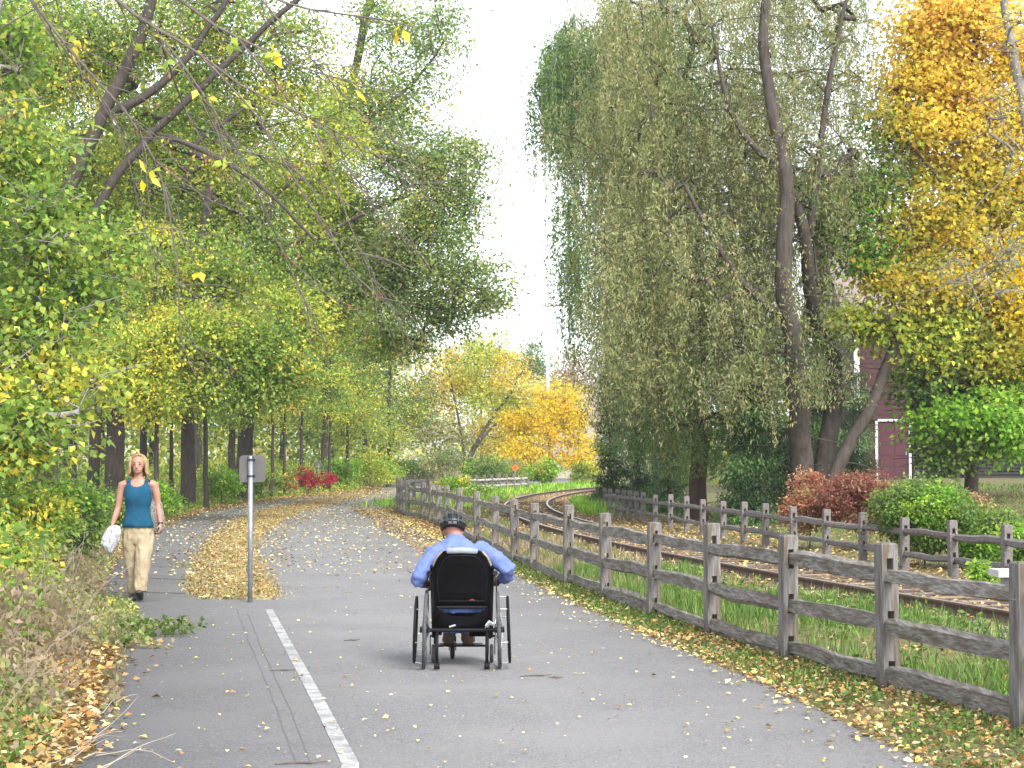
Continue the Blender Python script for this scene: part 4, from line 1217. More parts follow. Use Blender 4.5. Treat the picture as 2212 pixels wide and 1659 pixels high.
# ------------------------------------------------------------------ red building beyond the lawn
HY = 72.0
hb = Vector(((1850 - 1106) / FPX * HY, HY, 0.85))
house = thing('red_house', 'dark red building with white door frame behind the autumn maple', 'building', hb)
def wbox(x0, x1, z0, z1, y0=0.0, y1=0.2):
    return ((x0 + x1) / 2, (y0 + y1) / 2, (z0 + z1) / 2), (x1 - x0, y1 - y0, z1 - z0)
W_ = MB()
W_.box(*wbox(0, 0.72, -0.3, 6.4)); W_.box(*wbox(0.72, 2.12, 2.36, 6.4)); W_.box(*wbox(2.12, 16, 2.75, 6.4))
W_.box((0.1, 5.1, 3.05), (0.2, 9.8, 6.7)); W_.box((8, 10.1, 3.05), (16, 0.2, 6.7)); W_.box((15.9, 5.1, 3.05), (0.2, 9.8, 6.7)); W_.box((2.22, 3.2, 1.2), (0.16, 5.9, 3.0))
W_.build('wall', M['siding'], house)
for k in range(20):                                        # clapboards on the front above the door
    z = 2.44 + k * 0.2
    MB().box((1.0, -0.012, z), (1.6, 0.02, 0.185)).build('clapboard', M['siding'], house)
MB().box((0.02, -0.03, 3.0), (0.22, 0.05, 6.6)).build('corner_trim', M['white'], house)
fr = MB(); fr.box((0.77, -0.02, 1.13), (0.10, 0.06, 2.36)); fr.box((2.07, -0.02, 1.13), (0.10, 0.06, 2.36)); fr.box((1.42, -0.02, 2.34), (1.2, 0.06, 0.09)); fr.box((1.42, -0.05, -0.03), (1.6, 0.14, 0.08))
fr.build('door_frame', M['white'], house)
door = MB().box((1.42, 0.05, 1.14), (1.2, 0.05, 2.26)).build('door', M['door_red'], house)
for i in range(2):
    for j in range(5):
        MB().box((1.13 + i * 0.58, 0.018, 0.27 + j * 0.44), (0.46, 0.02, 0.34), taper=0.9).build('panel', M['door_red'], door)
MB().box((1.92, 0.0, 1.05), (0.04, 0.05, 0.12)).build('handle', M['steel'], door)
for x in (3.9, 4.25, 8.2): MB().box((x, 0.1, 1.2), (0.17, 0.17, 3.1)).build('porch_post', M['siding'], house)
for k in range(9): MB().box((9.1, 0.15, 0.02 + k * 0.13), (13.8, 0.03, 0.085)).build('slat', M['dark'], house)
MB().box((9.1, 6.0, 1.2), (13.6, 0.1, 3.0)).build('porch_back', M['dark'], house)
rf = MB()
rf.add([(-0.6, -0.6, 6.25), (16.6, -0.6, 6.25), (16.6, 5.1, 10.2), (-0.6, 5.1, 10.2), (-0.6, 10.8, 6.25), (16.6, 10.8, 6.25), (-0.6, -0.6, 6.4), (16.6, -0.6, 6.4), (16.6, 5.1, 10.4), (-0.6, 5.1, 10.4), (-0.6, 10.8, 6.4), (16.6, 10.8, 6.4)],
       [(0, 1, 2, 3), (3, 2, 5, 4), (6, 7, 8, 9), (9, 8, 11, 10), (0, 1, 7, 6), (4, 5, 11, 10), (0, 6, 9, 3), (3, 9, 10, 4), (1, 7, 8, 2), (2, 8, 11, 5)])
rf.build('roof', M['roof'], house)
MB().add([(0, 0.0, 6.4), (0, 10.2, 6.4), (0, 5.1, 10.1), (0.15, 0.0, 6.4), (0.15, 10.2, 6.4), (0.15, 5.1, 10.1)], [(0, 1, 2), (5, 4, 3), (0, 3, 4, 1), (1, 4, 5, 2), (2, 5, 3, 0)]).build('gable', M['siding'], house)
fb = P(1292, 985, 165); fb.z = 0.0
far = thing('far_house', 'far off house with brown roof between the yellow tree and the dark evergreen', 'building', fb)
MB().box((0, 3, 2.6), (8, 6, 5.2)).build('wall', pm('far_wall', (0.38, 0.34, 0.31), None, 2, 0.8), far)
MB().add([(-4.4, -0.4, 5.0), (4.4, -0.4, 5.0), (4.4, 6.4, 5.0), (-4.4, 6.4, 5.0), (-4.4, 3, 7.6), (4.4, 3, 7.6)], [(0, 1, 5, 4), (2, 3, 4, 5), (1, 2, 5), (3, 0, 4), (3, 2, 1, 0)]).build('roof', M['roof'], far)

# ------------------------------------------------------------------ signs, pole, box
def round_rect(w, h, r, n=5):
    out = []
    for cx, cz, a0 in ((w / 2 - r, h / 2 - r, 0), (-w / 2 + r, h / 2 - r, 90), (-w / 2 + r, -h / 2 + r, 180), (w / 2 - r, -h / 2 + r, 270)):
        for k in range(n + 1):
            a = R(a0 + 90 * k / n); out.append((cx + r * math.cos(a), cz + r * math.sin(a)))
    return out
def plate(outline, c, t):
    n = len(outline)
    V = [(c[0] + x, c[1] - t / 2, c[2] + z) for x, z in outline] + [(c[0] + x, c[1] + t / 2, c[2] + z) for x, z in outline]
    F = [tuple(range(n)), tuple(range(2 * n - 1, n - 1, -1))] + [(i, i + n, (i + 1) % n + n, (i + 1) % n) for i in range(n)]
    return MB().add(V, F)
sp = G(540, 1297, 0.045); sp.z = 0.03
sg = thing('path_sign', 'square grey sign seen from the back on a galvanised post between the lanes', 'sign', sp)
MB().tube([(0, 0, -0.2), (0, 0, 1.655)], 0.028, 12).build('post', M['steel'], sg, smooth=True)
MB().tube([(0, 0, 1.655), (0, 0, 1.668)], [0.030, 0.024], 12).build('post_cap', M['steel'], sg)
plate(round_rect(0.305, 0.31, 0.045), (0.015, 0.036, 1.525), 0.004).build('plate', M['sign_back'], sg)
M['black_metal'] = pm('black_metal', (0.008, 0.008, 0.010), None, 10, 0.6, spec=0.15)
for z in (1.63, 1.445):
    MB().tube([(0.036 * math.cos(a), -0.002 + 0.036 * math.sin(a), z) for a in np.linspace(0, 2 * math.pi, 14)[:-1]], 0.006, 5, closed=True).build('clamp', M['black_metal'], sg)
    MB().box((0, 0.024, z), (0.09, 0.012, 0.016)).build('bracket', M['black_metal'], sg)
for x in (-0.03, 0.03): MB().ball((x, -0.03, 1.66), 0.009, 8, 5).build('bolt', M['black_metal'], sg)

s2 = B(688, 91); 
sg2 = thing('round_sign', 'small round sign seen from the back on a thin post among crimson shrubs', 'sign', s2)
MB().tube([(0, 0, -0.2), (0, 0, 1.15 + 0.3 - s2.z)], 0.035, 8).build('post', M['steel'], sg2)
n_ = 20
plate([(0.2 * math.cos(2 * math.pi * k / n_), 0.22 * math.sin(2 * math.pi * k / n_)) for k in range(n_)], (0, 0.06, 1.38 - s2.z), 0.01).build('plate', M['sign_back'], sg2)
s3 = B(1113, 108)
sg3 = thing('diamond_sign', 'small orange diamond sign above the far pale fence', 'sign', s3)
MB().tube([(0, 0, -0.2), (0, 0, 1.35)], 0.03, 8).build('post', M['steel'], sg3)
plate([(0, 0.22), (-0.22, 0), (0, -0.22), (0.22, 0)], (0, -0.05, 1.2), 0.01).build('plate', M['orange_sign'], sg3)
plate([(0, 0.08), (-0.08, 0), (0, -0.08), (0.08, 0)], (0, -0.062, 1.2), 0.008).build('symbol', M['red_paint'], sg3)
up = Vector(((1183 - 1106) / FPX * 175, 175, 0))
pole = thing('utility_pole', 'tall pale utility pole against the sky far beyond the bend', 'pole', up)
MB().tube([(0, 0, -0.3), (0, 0, 8), (0, 0, 16.8)], [0.2, 0.17, 0.12], 10).build('shaft', pm('pale_pole', (0.5, 0.5, 0.52), (0.58, 0.58, 0.6), 3, 0.8), pole, smooth=True)
MB().box((0, -0.15, 16.2), (1.8, 0.1, 0.12)).build('crossarm', M['bark_grey'], pole)
for x in (-0.8, -0.4, 0.4, 0.8): MB().tube([(x, -0.15, 16.26), (x, -0.15, 16.42)], 0.05, 6).build('insulator', M['concrete'], pole)

bxp = G(2192, 1287); 
bx_ = thing('trackside_box', 'low white slab with red end on grey block beside the two-rail fence', 'box', bxp, 0.05)
MB().box((0.12, 0.1, 0.11), (0.42, 0.34, 0.24)).build('base', M['concrete'], bx_)
MB().box((0.05, 0.1, 0.275), (0.56, 0.42, 0.085)).build('lid', M['white'], bx_)
MB().box((0.17, -0.1125, 0.28), (0.22, 0.006, 0.06)).build('red_band', M['red_paint'], bx_)
MB().box((0.25, 0.1, 0.3205), (0.14, 0.40, 0.006)).build('red_top', M['red_paint'], bx_)

# ------------------------------------------------------------------ people
def skin_over(mb, name, mat, parent, voxel=0.007, smooth_it=6, keep_top=None):
    """one continuous surface over the lofted limbs"""
    me = mb.mesh(name, mat)
    o = bpy.data.objects.new(name, me); COL.objects.link(o)
    m = o.modifiers.new('r', 'REMESH'); m.mode = 'VOXEL'; m.voxel_size = voxel; m.use_smooth_shade = True
    s = o.modifiers.new('s', 'SMOOTH'); s.iterations = smooth_it; s.factor = 0.5
    dg = bpy.context.evaluated_depsgraph_get()
    new = bpy.data.meshes.new_from_object(o.evaluated_get(dg))
    bpy.data.objects.remove(o)
    new.polygons.foreach_set('use_smooth', [True] * len(new.polygons))
    if not new.materials: new.materials.append(mat)
    return link(name, new, parent)
from mathutils import noise as mnoise
def wrinkle(o, amp, fx, fz, seed=0.0):
    me = o.data
    N = [v.normal.copy() for v in me.vertices]
    for v, n in zip(me.vertices, N):
        q = Vector((v.co.x * fx + seed, v.co.y * fx, v.co.z * fz + 0.6 * math.sin(v.co.x * 14)))
        f = mnoise.noise(q) + 0.5 * mnoise.noise(q * 2.3)
        v.co += n * (amp * (abs(f) * 2 - 0.5))
    me.update()
    return o
def fabric(name, c, c2, scale=14, bump=0.35):
    return pm(name, c, c2, scale, 0.85, bump, spec=0.15, bscale=9)
M['skin'] = pm('skin', (0.31, 0.145, 0.105), (0.36, 0.175, 0.128), 12, 0.55)
M['skin2'] = pm('skin_fair', (0.30, 0.155, 0.112), (0.345, 0.18, 0.132), 12, 0.55)
M['hair'] = pm('blond_hair', (0.19, 0.125, 0.06), (0.36, 0.26, 0.13), 60, 0.55, 0.5, stretch=(1, 1, 0.12))
M['teal'] = fabric('teal_knit', (0.007, 0.055, 0.105), (0.010, 0.068, 0.125))
M['khaki'] = fabric('khaki_cotton', (0.26, 0.21, 0.138), (0.34, 0.28, 0.188), 9, 0.8)
M['shoe'] = pm('black_shoe', (0.022, 0.02, 0.02), (0.035, 0.032, 0.03), 10, 0.5)
M['shirt'] = fabric('blue_shirt', (0.10, 0.145, 0.34), (0.13, 0.175, 0.39), 9, 0.6)
M['denim'] = fabric('denim', (0.07, 0.12, 0.30), (0.10, 0.16, 0.36), 20)
M['brown_shoe'] = pm('brown_shoe', (0.05, 0.03, 0.022), (0.075, 0.045, 0.03), 8, 0.6)
M['black_plastic'] = pm('black_plastic', (0.005, 0.005, 0.006), (0.009, 0.009, 0.011), 10, 0.5, spec=0.15)
M['black_fabric'] = pm('black_fabric', (0.0025, 0.0025, 0.0032), (0.0045, 0.0045, 0.0055), 14, 0.9, 0.3, spec=0.04)
M['tyre'] = pm('tyre', (0.045, 0.046, 0.048), (0.075, 0.076, 0.078), 20, 0.75)
M['chrome'] = pm('bright_metal', (0.62, 0.63, 0.65), (0.7, 0.71, 0.72), 10, 0.22, metal=0.95)
M['silver_pad'] = pm('silver_pad', (0.20, 0.225, 0.28), (0.28, 0.305, 0.35), 8, 0.55)
M['tan_trim'] = pm('tan_trim', (0.20, 0.17, 0.13), (0.27, 0.23, 0.18), 12, 0.7)

def hand(b, wrist, d, side, curl, s=1.0):
    """palm, four bent fingers of unequal length and a thumb; d points along the palm, side towards the thumb, curl where the fingers bend to"""
    d, side, curl = Vector(d).normalized(), Vector(side).normalized(), Vector(curl).normalized()
    w = Vector(wrist)
    b.tube([w, w + d * 0.03 * s, w + d * 0.07 * s, w + d * 0.088 * s], [(0.024 * s, 0.018 * s), (0.036 * s, 0.017 * s), (0.040 * s, 0.016 * s), (0.034 * s, 0.012 * s)], 12)
    for k, ln in enumerate((0.9, 1.0, 0.94, 0.74)):
        o = w + d * 0.082 * s + side * (0.027 - 0.018 * k) * s
        a = o + d * 0.034 * ln * s + curl * 0.012 * s
        c = a + (d * 0.35 + curl) .normalized() * 0.028 * ln * s
        e = c + (curl - d * 0.5).normalized() * 0.022 * ln * s
        b.tube([o - d * 0.012 * s, a, c, e], [0.0095 * s, 0.009 * s, 0.0085 * s, 0.007 * s], 8)
    t0 = w + d * 0.025 * s + side * 0.028 * s
    t1 = t0 + (side + d * 0.8).normalized() * 0.032 * s + curl * 0.01 * s
    t2 = t1 + (d + curl * 0.8).normalized() * 0.028 * s
    b.tube([t0 - side * 0.012 * s, t0, t1, t2], [0.012 * s, 0.0115 * s, 0.010 * s, 0.008 * s], 8)

# ---- the walking person
wp = G(297, 1297, 0.022)
lady = thing('person', 'person walking towards us in blue-green tank top and khaki trousers', 'person', wp, 0.0)
bb = MB()
bb.loft([(0, 0, 0.72, 0.15, 0.10), (0, 0, 0.80, 0.155, 0.108), (0, 0, 0.90, 0.158, 0.110), (0, 0, 1.0, 0.130, 0.094), (0, 0, 1.08, 0.125, 0.090), (0, -0.012, 1.18, 0.138, 0.105), (0, -0.012, 1.25, 0.148, 0.106), (0, 0, 1.32, 0.158, 0.088), (0, 0.005, 1.37, 0.135, 0.066), (0, 0.008, 1.405, 0.085, 0.055), (0, 0.008, 1.43, 0.05, 0.05)], 24)
bb.tube([(0, 0.012, 1.38), (0.0, 0.002, 1.44), (0.0, -0.012, 1.52)], [0.058, 0.05, 0.05], 14)
bb.ball((0, -0.015, 1.592), (0.073, 0.09, 0.098)); bb.ball((0, -0.045, 1.53), (0.056, 0.058, 0.062)); bb.ball((0, -0.078, 1.495), (0.026, 0.022, 0.020))
bb.tube([(0, -0.098, 1.59), (0, -0.113, 1.565), (0, -0.124, 1.547), (0, -0.104, 1.538)], [0.009, 0.012, 0.016, 0.012], 8)
for s_ in (-1, 1): bb.ball((0.072 * s_, 0.0, 1.57), (0.012, 0.02, 0.03))
bb.tube([(-0.135, 0.0, 1.36), (-0.185, 0.0, 1.345), (-0.212, 0.008, 1.22), (-0.232, 0.012, 1.09), (-0.262, -0.02, 0.98), (-0.288, -0.05, 0.885)], [0.052, 0.053, 0.045, 0.037, 0.036, 0.024], 14)
bb.tube([(0.135, 0.0, 1.36), (0.185, 0.0, 1.345), (0.212, 0.012, 1.22), (0.226, 0.02, 1.11), (0.25, -0.01, 1.0), (0.27, -0.04, 0.895)], [0.052, 0.053, 0.045, 0.037, 0.036, 0.024], 14)
hand(bb, (-0.288, -0.05, 0.885), (0.02, -0.15, -1), (0.25, -1, 0), (1, -0.3, 0), 0.95)
hand(bb, (0.27, -0.04, 0.895), (0.02, -0.15, -1), (-0.3, -1, 0), (-1, 0.2, 0.1), 0.95)
for pts in ([(-0.085, 0, 0.78), (-0.078, 0.03, 0.47), (-0.05, 0.09, 0.09)], [(0.085, 0, 0.78), (0.075, -0.10, 0.47), (0.065, -0.15, 0.10)]):
    bb.tube(pts, [0.085, 0.06, 0.042], 12)
skin_over(bb, 'body', M['skin2'], lady, 0.0085, 4)
prof_t = np.array([(0.845, 0.182, 0.132, 0.0), (0.90, 0.176, 0.126, 0.0), (0.96, 0.158, 0.114, 0.0), (1.02, 0.143, 0.106, 0.0), (1.08, 0.139, 0.102, 0.0), (1.16, 0.150, 0.117, -0.013), (1.21, 0.155, 0.121, -0.014), (1.26, 0.160, 0.116, -0.012), (1.31, 0.167, 0.101, -0.004), (1.34, 0.160, 0.089, 0.0), (1.37, 0.143, 0.075, 0.004), (1.405, 0.096, 0.064, 0.008), (1.43, 0.06, 0.06, 0.008)])
tk = MB(); NT, NZ = 64, 16
Vt, Ft = [], []
for i in range(NZ):
    for j in range(NT):
        th = -math.pi + 2 * math.pi * j / NT
        ad = abs(math.degrees(th))
        zt = float(np.interp(ad, [0, 14, 26, 34, 44, 52, 62, 75, 90, 105, 118, 128, 140, 150, 165, 180], [1.318, 1.324, 1.345, 1.372, 1.392, 1.385, 1.315, 1.245, 1.215, 1.245, 1.32, 1.385, 1.39, 1.365, 1.345, 1.34]))
        z = 0.852 + (zt - 0.852) * i / (NZ - 1)
        rx, ry, cy = (float(np.interp(z, prof_t[:, 0], prof_t[:, k])) for k in (1, 2, 3))
        crease = 0.002 * math.sin(z * 60 + 3 * math.sin(th * 3)) * (1 if z < 1.05 else 0.3)
        Vt.append(((rx + crease) * math.sin(th), cy - (ry + crease) * math.cos(th), z))
for i in range(NZ - 1):
    for j in range(NT): Ft.append((i * NT + j, i * NT + (j + 1) % NT, (i + 1) * NT + (j + 1) % NT, (i + 1) * NT + j))
tk.add(Vt, Ft)
tko = wrinkle(tk.build('tank_top', M['teal'], lady, smooth=True), 0.004, 8, 14, 9.2)
_m = tko.modifiers.new('thickness', 'SOLIDIFY'); _m.thickness = 0.006; _m.offset = 1
for s_ in (-1, 1):
    MB().tube([(0.106 * s_, -0.052, 1.375), (0.104 * s_, -0.034, 1.402), (0.103 * s_, 0.0, 1.413), (0.104 * s_, 0.036, 1.402), (0.106 * s_, 0.058, 1.372)], [(0.021, 0.007)] * 5, 10).build('shoulder_strap', M['teal'], lady, smooth=True)
tr = MB()
tr.loft([(0, 0, 0.66, 0.145, 0.10), (0, 0, 0.72, 0.172, 0.118), (0, 0, 0.80, 0.176, 0.122), (0, 0, 0.87, 0.168, 0.118)], 24)
tr.tube([(-0.086, 0, 0.80), (-0.088, 0.005, 0.68), (-0.080, 0.03, 0.48), (-0.064, 0.06, 0.27), (-0.055, 0.09, 0.085)], [0.094, 0.102, 0.086, 0.080, 0.078], 18)
tr.tube([(0.086, 0, 0.80), (0.088, -0.03, 0.68), (0.080, -0.10, 0.48), (0.068, -0.14, 0.28), (0.060, -0.155, 0.115)], [0.094, 0.104, 0.090, 0.083, 0.080], 18)
wrinkle(skin_over(tr, 'trousers', M['khaki'], lady, 0.011, 3), 0.010, 13, 5, 3.1)
def shoe(b, heel, toe, up=(0, 0, 1), w=0.045):
    h, t = Vector(heel), Vector(toe); d = t - h; u = Vector(up)
    b.tube([h + u * 0.045, h + d * 0.22 + u * 0.05, h + d * 0.5 + u * 0.042, h + d * 0.78 + u * 0.032, h + d + u * 0.026], [(w * 0.8, 0.045), (w * 0.86, 0.05), (w * 0.92, 0.040), (w * 1.05, 0.030), (w * 0.7, 0.018)], 14)
    b.tube([h - d * 0.03 + u * 0.012, h + d * 0.4 + u * 0.012, h + d * 0.8 + u * 0.012, h + d * 1.04 + u * 0.014], [(w * 0.8, 0.012), (w * 0.85, 0.012), (w * 1.08, 0.012), (w * 0.6, 0.010)], 12)
sh = MB(); shoe(sh, (-0.055, 0.12, 0.0), (-0.055, -0.12, 0.0)); skin_over(sh, 'shoe', M['shoe'], lady, 0.009, 2)
sh = MB(); shoe(sh, (0.062, -0.14, 0.015), (0.082, -0.355, 0.105), (0, 0.36, 0.93)); skin_over(sh, 'shoe', M['shoe'], lady, 0.009, 2)
# hair: locks falling from the parting to the shoulders, open at the face
hb_ = MB()
na = 34
for k in range(na):
    a = R(-108 + 216 * k / (na - 1))                    # 0 = back of the head
    sx, sy = math.sin(a), math.cos(a)
    fr_ = max(0.0, (abs(a) - R(70)) / R(38))            # towards the face
    zt = 1.43 + 0.025 * math.sin(k * 2.3) + 0.02 * random.random() + 0.03 * fr_ * 0
    flare = 0.022 + 0.018 * random.random()
    rr = 0.093 + 0.007 * math.sin(k * 1.9)
    pts = [(0.012 + 0.02 * sx, -0.02 + 0.04 * sy - 0.045 * fr_, 1.695), (0.06 * sx, 0.0 + 0.065 * sy, 1.68), (rr * sx, 0.0 + (rr + 0.012) * sy, 1.63), ((rr + 0.006) * sx, 0.0 + (rr + 0.016) * sy, 1.57), ((rr + 0.006) * sx, 0.002 + (rr + 0.012) * sy, 1.50), ((rr + flare) * sx, 0.005 + (rr + flare * 0.8) * sy, zt)]
    hb_.tube(pts, [0.010, 0.014, 0.017, 0.018, 0.017, 0.006], 7)
hb_.ball((0, 0.014, 1.622), (0.090, 0.098, 0.090)); hb_.tube([(-0.066, -0.05, 1.662), (-0.035, -0.062, 1.690), (0.012, -0.062, 1.700), (0.045, -0.058, 1.686), (0.072, -0.04, 1.655)], [0.010, 0.013, 0.014, 0.013, 0.010], 8)
skin_over(hb_, 'hair', M['hair'], lady, 0.008, 4)
M['eye'] = pm('eye', (0.05, 0.035, 0.03), None, 5, 0.3)
M['lip'] = pm('lip', (0.40, 0.15, 0.13), None, 5, 0.5)
for s_ in (-1, 1):
    MB().ball((0.031 * s_, -0.0985, 1.586), (0.014, 0.005, 0.006), 10, 6).build('eye', M['eye'], lady, smooth=True)
    MB().tube([(0.014 * s_, -0.103, 1.607), (0.032 * s_, -0.101, 1.612), (0.05 * s_, -0.089, 1.606)], [0.003, 0.004, 0.002], 6).build('eyebrow', pm('brow', (0.22, 0.14, 0.08), None), lady)
MB().tube([(-0.024, -0.098, 1.521), (0, -0.106, 1.519), (0.024, -0.098, 1.521)], [0.003, 0.007, 0.003], 8).build('mouth', M['lip'], lady)
MB().tube([(0.27 + 0.027 * math.cos(a), -0.038 + 0.027 * math.sin(a), 0.905) for a in np.linspace(0, 6.283, 13)[:-1]], 0.006, 6, closed=True).build('bracelet', M['black_plastic'], lady)
# what she holds
cl = thing('white_cloth', 'crumpled white cloth hanging from the hand of the walking person', 'cloth', wp + Vector((-0.288, -0.055, 0.81)))
cb = MB()
r_ = random.Random(5)
def rag(c0, c1, ra, rb, seed, k=26, n=12):
    rr = random.Random(seed); ph = [rr.uniform(0, 6) for _ in range(4)]
    V, F = [], []
    for i in range(n):
        u = i / (n - 1)
        c = Vector(c0).lerp(Vector(c1), u)
        rad = (ra + (rb - ra) * u) * (0.25 + 0.75 * math.sin(math.pi * min(1, u * 0.8 + 0.18)))
        for j in range(k):
            a = 2 * math.pi * j / k
            f = 1 + 0.22 * math.sin(5 * a + ph[0] + u * 2) + 0.16 * math.sin(9 * a + ph[1] - u * 3) + 0.14 * math.sin(3 * a + ph[2] + 5 * u)
            V.append(c + Vector((math.cos(a) * rad * f, math.sin(a) * rad * f * 0.75, 0.012 * math.sin(4 * a + ph[3]))))
    for i in range(n - 1):
        for j in range(k): F.append((i * k + j, i * k + (j + 1) % k, (i + 1) * k + (j + 1) % k, (i + 1) * k + j))
    F += [tuple(range(k - 1, -1, -1)), tuple((n - 1) * k + j for j in range(k))]
    return V, F
M['cloth'] = fabric('white_cotton', (0.38, 0.38, 0.42), (0.47, 0.47, 0.50), 10, 0.9)
cb.add(*rag((0.02, -0.01, 0.05), (-0.03, -0.02, -0.26), 0.085, 0.085, 3)); cb.add(*rag((-0.02, -0.02, 0.0), (-0.11, -0.03, -0.16), 0.05, 0.04, 4)); cb.add(*rag((0.03, -0.03, 0.03), (0.055, -0.04, -0.10), 0.06, 0.05, 6))
wrinkle(cb.build('folds', M['cloth'], cl, smooth=True), 0.016, 16, 12, 2.2)
bag = thing('patterned_bag', 'grey patterned bag tucked under the arm of the walking person', 'bag', wp + Vector((0.185, 0.02, 0.80)))
mbg, nt, b = nodes_of('grey_pattern')
tc = nt.nodes.new('ShaderNodeTexCoord'); vo = nt.nodes.new('ShaderNodeTexVoronoi'); vo.inputs['Scale'].default_value = 55
nt.links.new(tc.outputs['Object'], vo.inputs['Vector'])
c = mixc(rng_node(vo.outputs['Distance'], 0.25, 0.6), (0.05, 0.045, 0.042), (0.20, 0.19, 0.175)); nt.links.new(c, b.inputs['Base Color']); b.inputs['Roughness'].default_value = 0.9
bg_ = MB(); bg_.tube([(0.03, 0, -0.03), (0.022, 0, 0.02), (0.0, 0, 0.15), (-0.012, 0.0, 0.30), (-0.02, 0, 0.395), (-0.02, 0, 0.41)], [(0.012, 0.05), (0.028, 0.10), (0.045, 0.12), (0.038, 0.11), (0.018, 0.08), (0.008, 0.04)], 18)
bg_.build('pouch', mbg, bag, smooth=True)
MB().tube([(-0.02, -0.06, 0.39), (-0.03, -0.05, 0.48), (-0.025, 0.0, 0.535), (-0.02, 0.05, 0.50), (-0.02, 0.06, 0.39)], [(0.010, 0.004)] * 5, 8).build('strap', pm('strap', (0.12, 0.11, 0.10), None), bag)

# ---- the wheelchair
cp = G(998, 1444, 0.022)
chair = thing('wheelchair', 'black manual wheelchair with tall back on the path, seen from behind', 'wheelchair', cp, R(1.0))
outline = [(-0.225, 0.50), (-0.245, 0.62), (-0.250, 0.71), (-0.232, 0.80), (-0.195, 0.885), (-0.150, 0.935), (-0.10, 0.952), (0.0, 0.955), (0.10, 0.952), (0.150, 0.935), (0.195, 0.885), (0.232, 0.80), (0.250, 0.71), (0.245, 0.62), (0.225, 0.50)]
V, F = [], []
n = len(outline)
rows = [(1.0, 0.0), (0.94, -0.018), (0.72, -0.022)]
def bk(x, z, f, dy):
    cz = 0.72
    x2, z2 = x * f, cz + (z - cz) * f - 0.02
    return (x2, -0.005 + dy + 1.3 * x2 * x2 - 0.05 * (z2 - 0.5), z2)
rings = [[bk(x, z, 1.0, 0.05) for x, z in outline], [bk(x, z, 1.0, 0.0) for x, z in outline], [bk(x, z, 0.955, -0.016) for x, z in outline], [bk(x, z, 0.80, -0.018) for x, z in outline], [bk(x, z, 0.5, -0.016) for x, z in outline]]
mbk = MB()
allv = [v for r_1 in rings for v in r_1]
fs = []
for i in range(len(rings) - 1):
    for j in range(n): fs.append((i * n + j, i * n + (j + 1) % n, (i + 1) * n + (j + 1) % n, (i + 1) * n + j))
fs.append(tuple((len(rings) - 1) * n + j for j in range(n))); fs.append(tuple(range(n - 1, -1, -1)))
back = mbk.add(allv, fs).build('backrest', M['black_fabric'], chair)
MB().tube([bk(x, z, 0.79, -0.020) for x, z in outline], 0.004, 6, closed=True).build('seam', M['black_plastic'], back)
MB().tube([(-0.118, 0.0, 0.912), (-0.112, -0.024, 0.92), (0.0, -0.034, 0.927), (0.112, -0.024, 0.918), (0.12, 0.0, 0.908)], [(0.010, 0.014), (0.016, 0.022), (0.018, 0.026), (0.016, 0.022), (0.010, 0.014)], 10).build('head_pad', M['silver_pad'], chair, smooth=True)
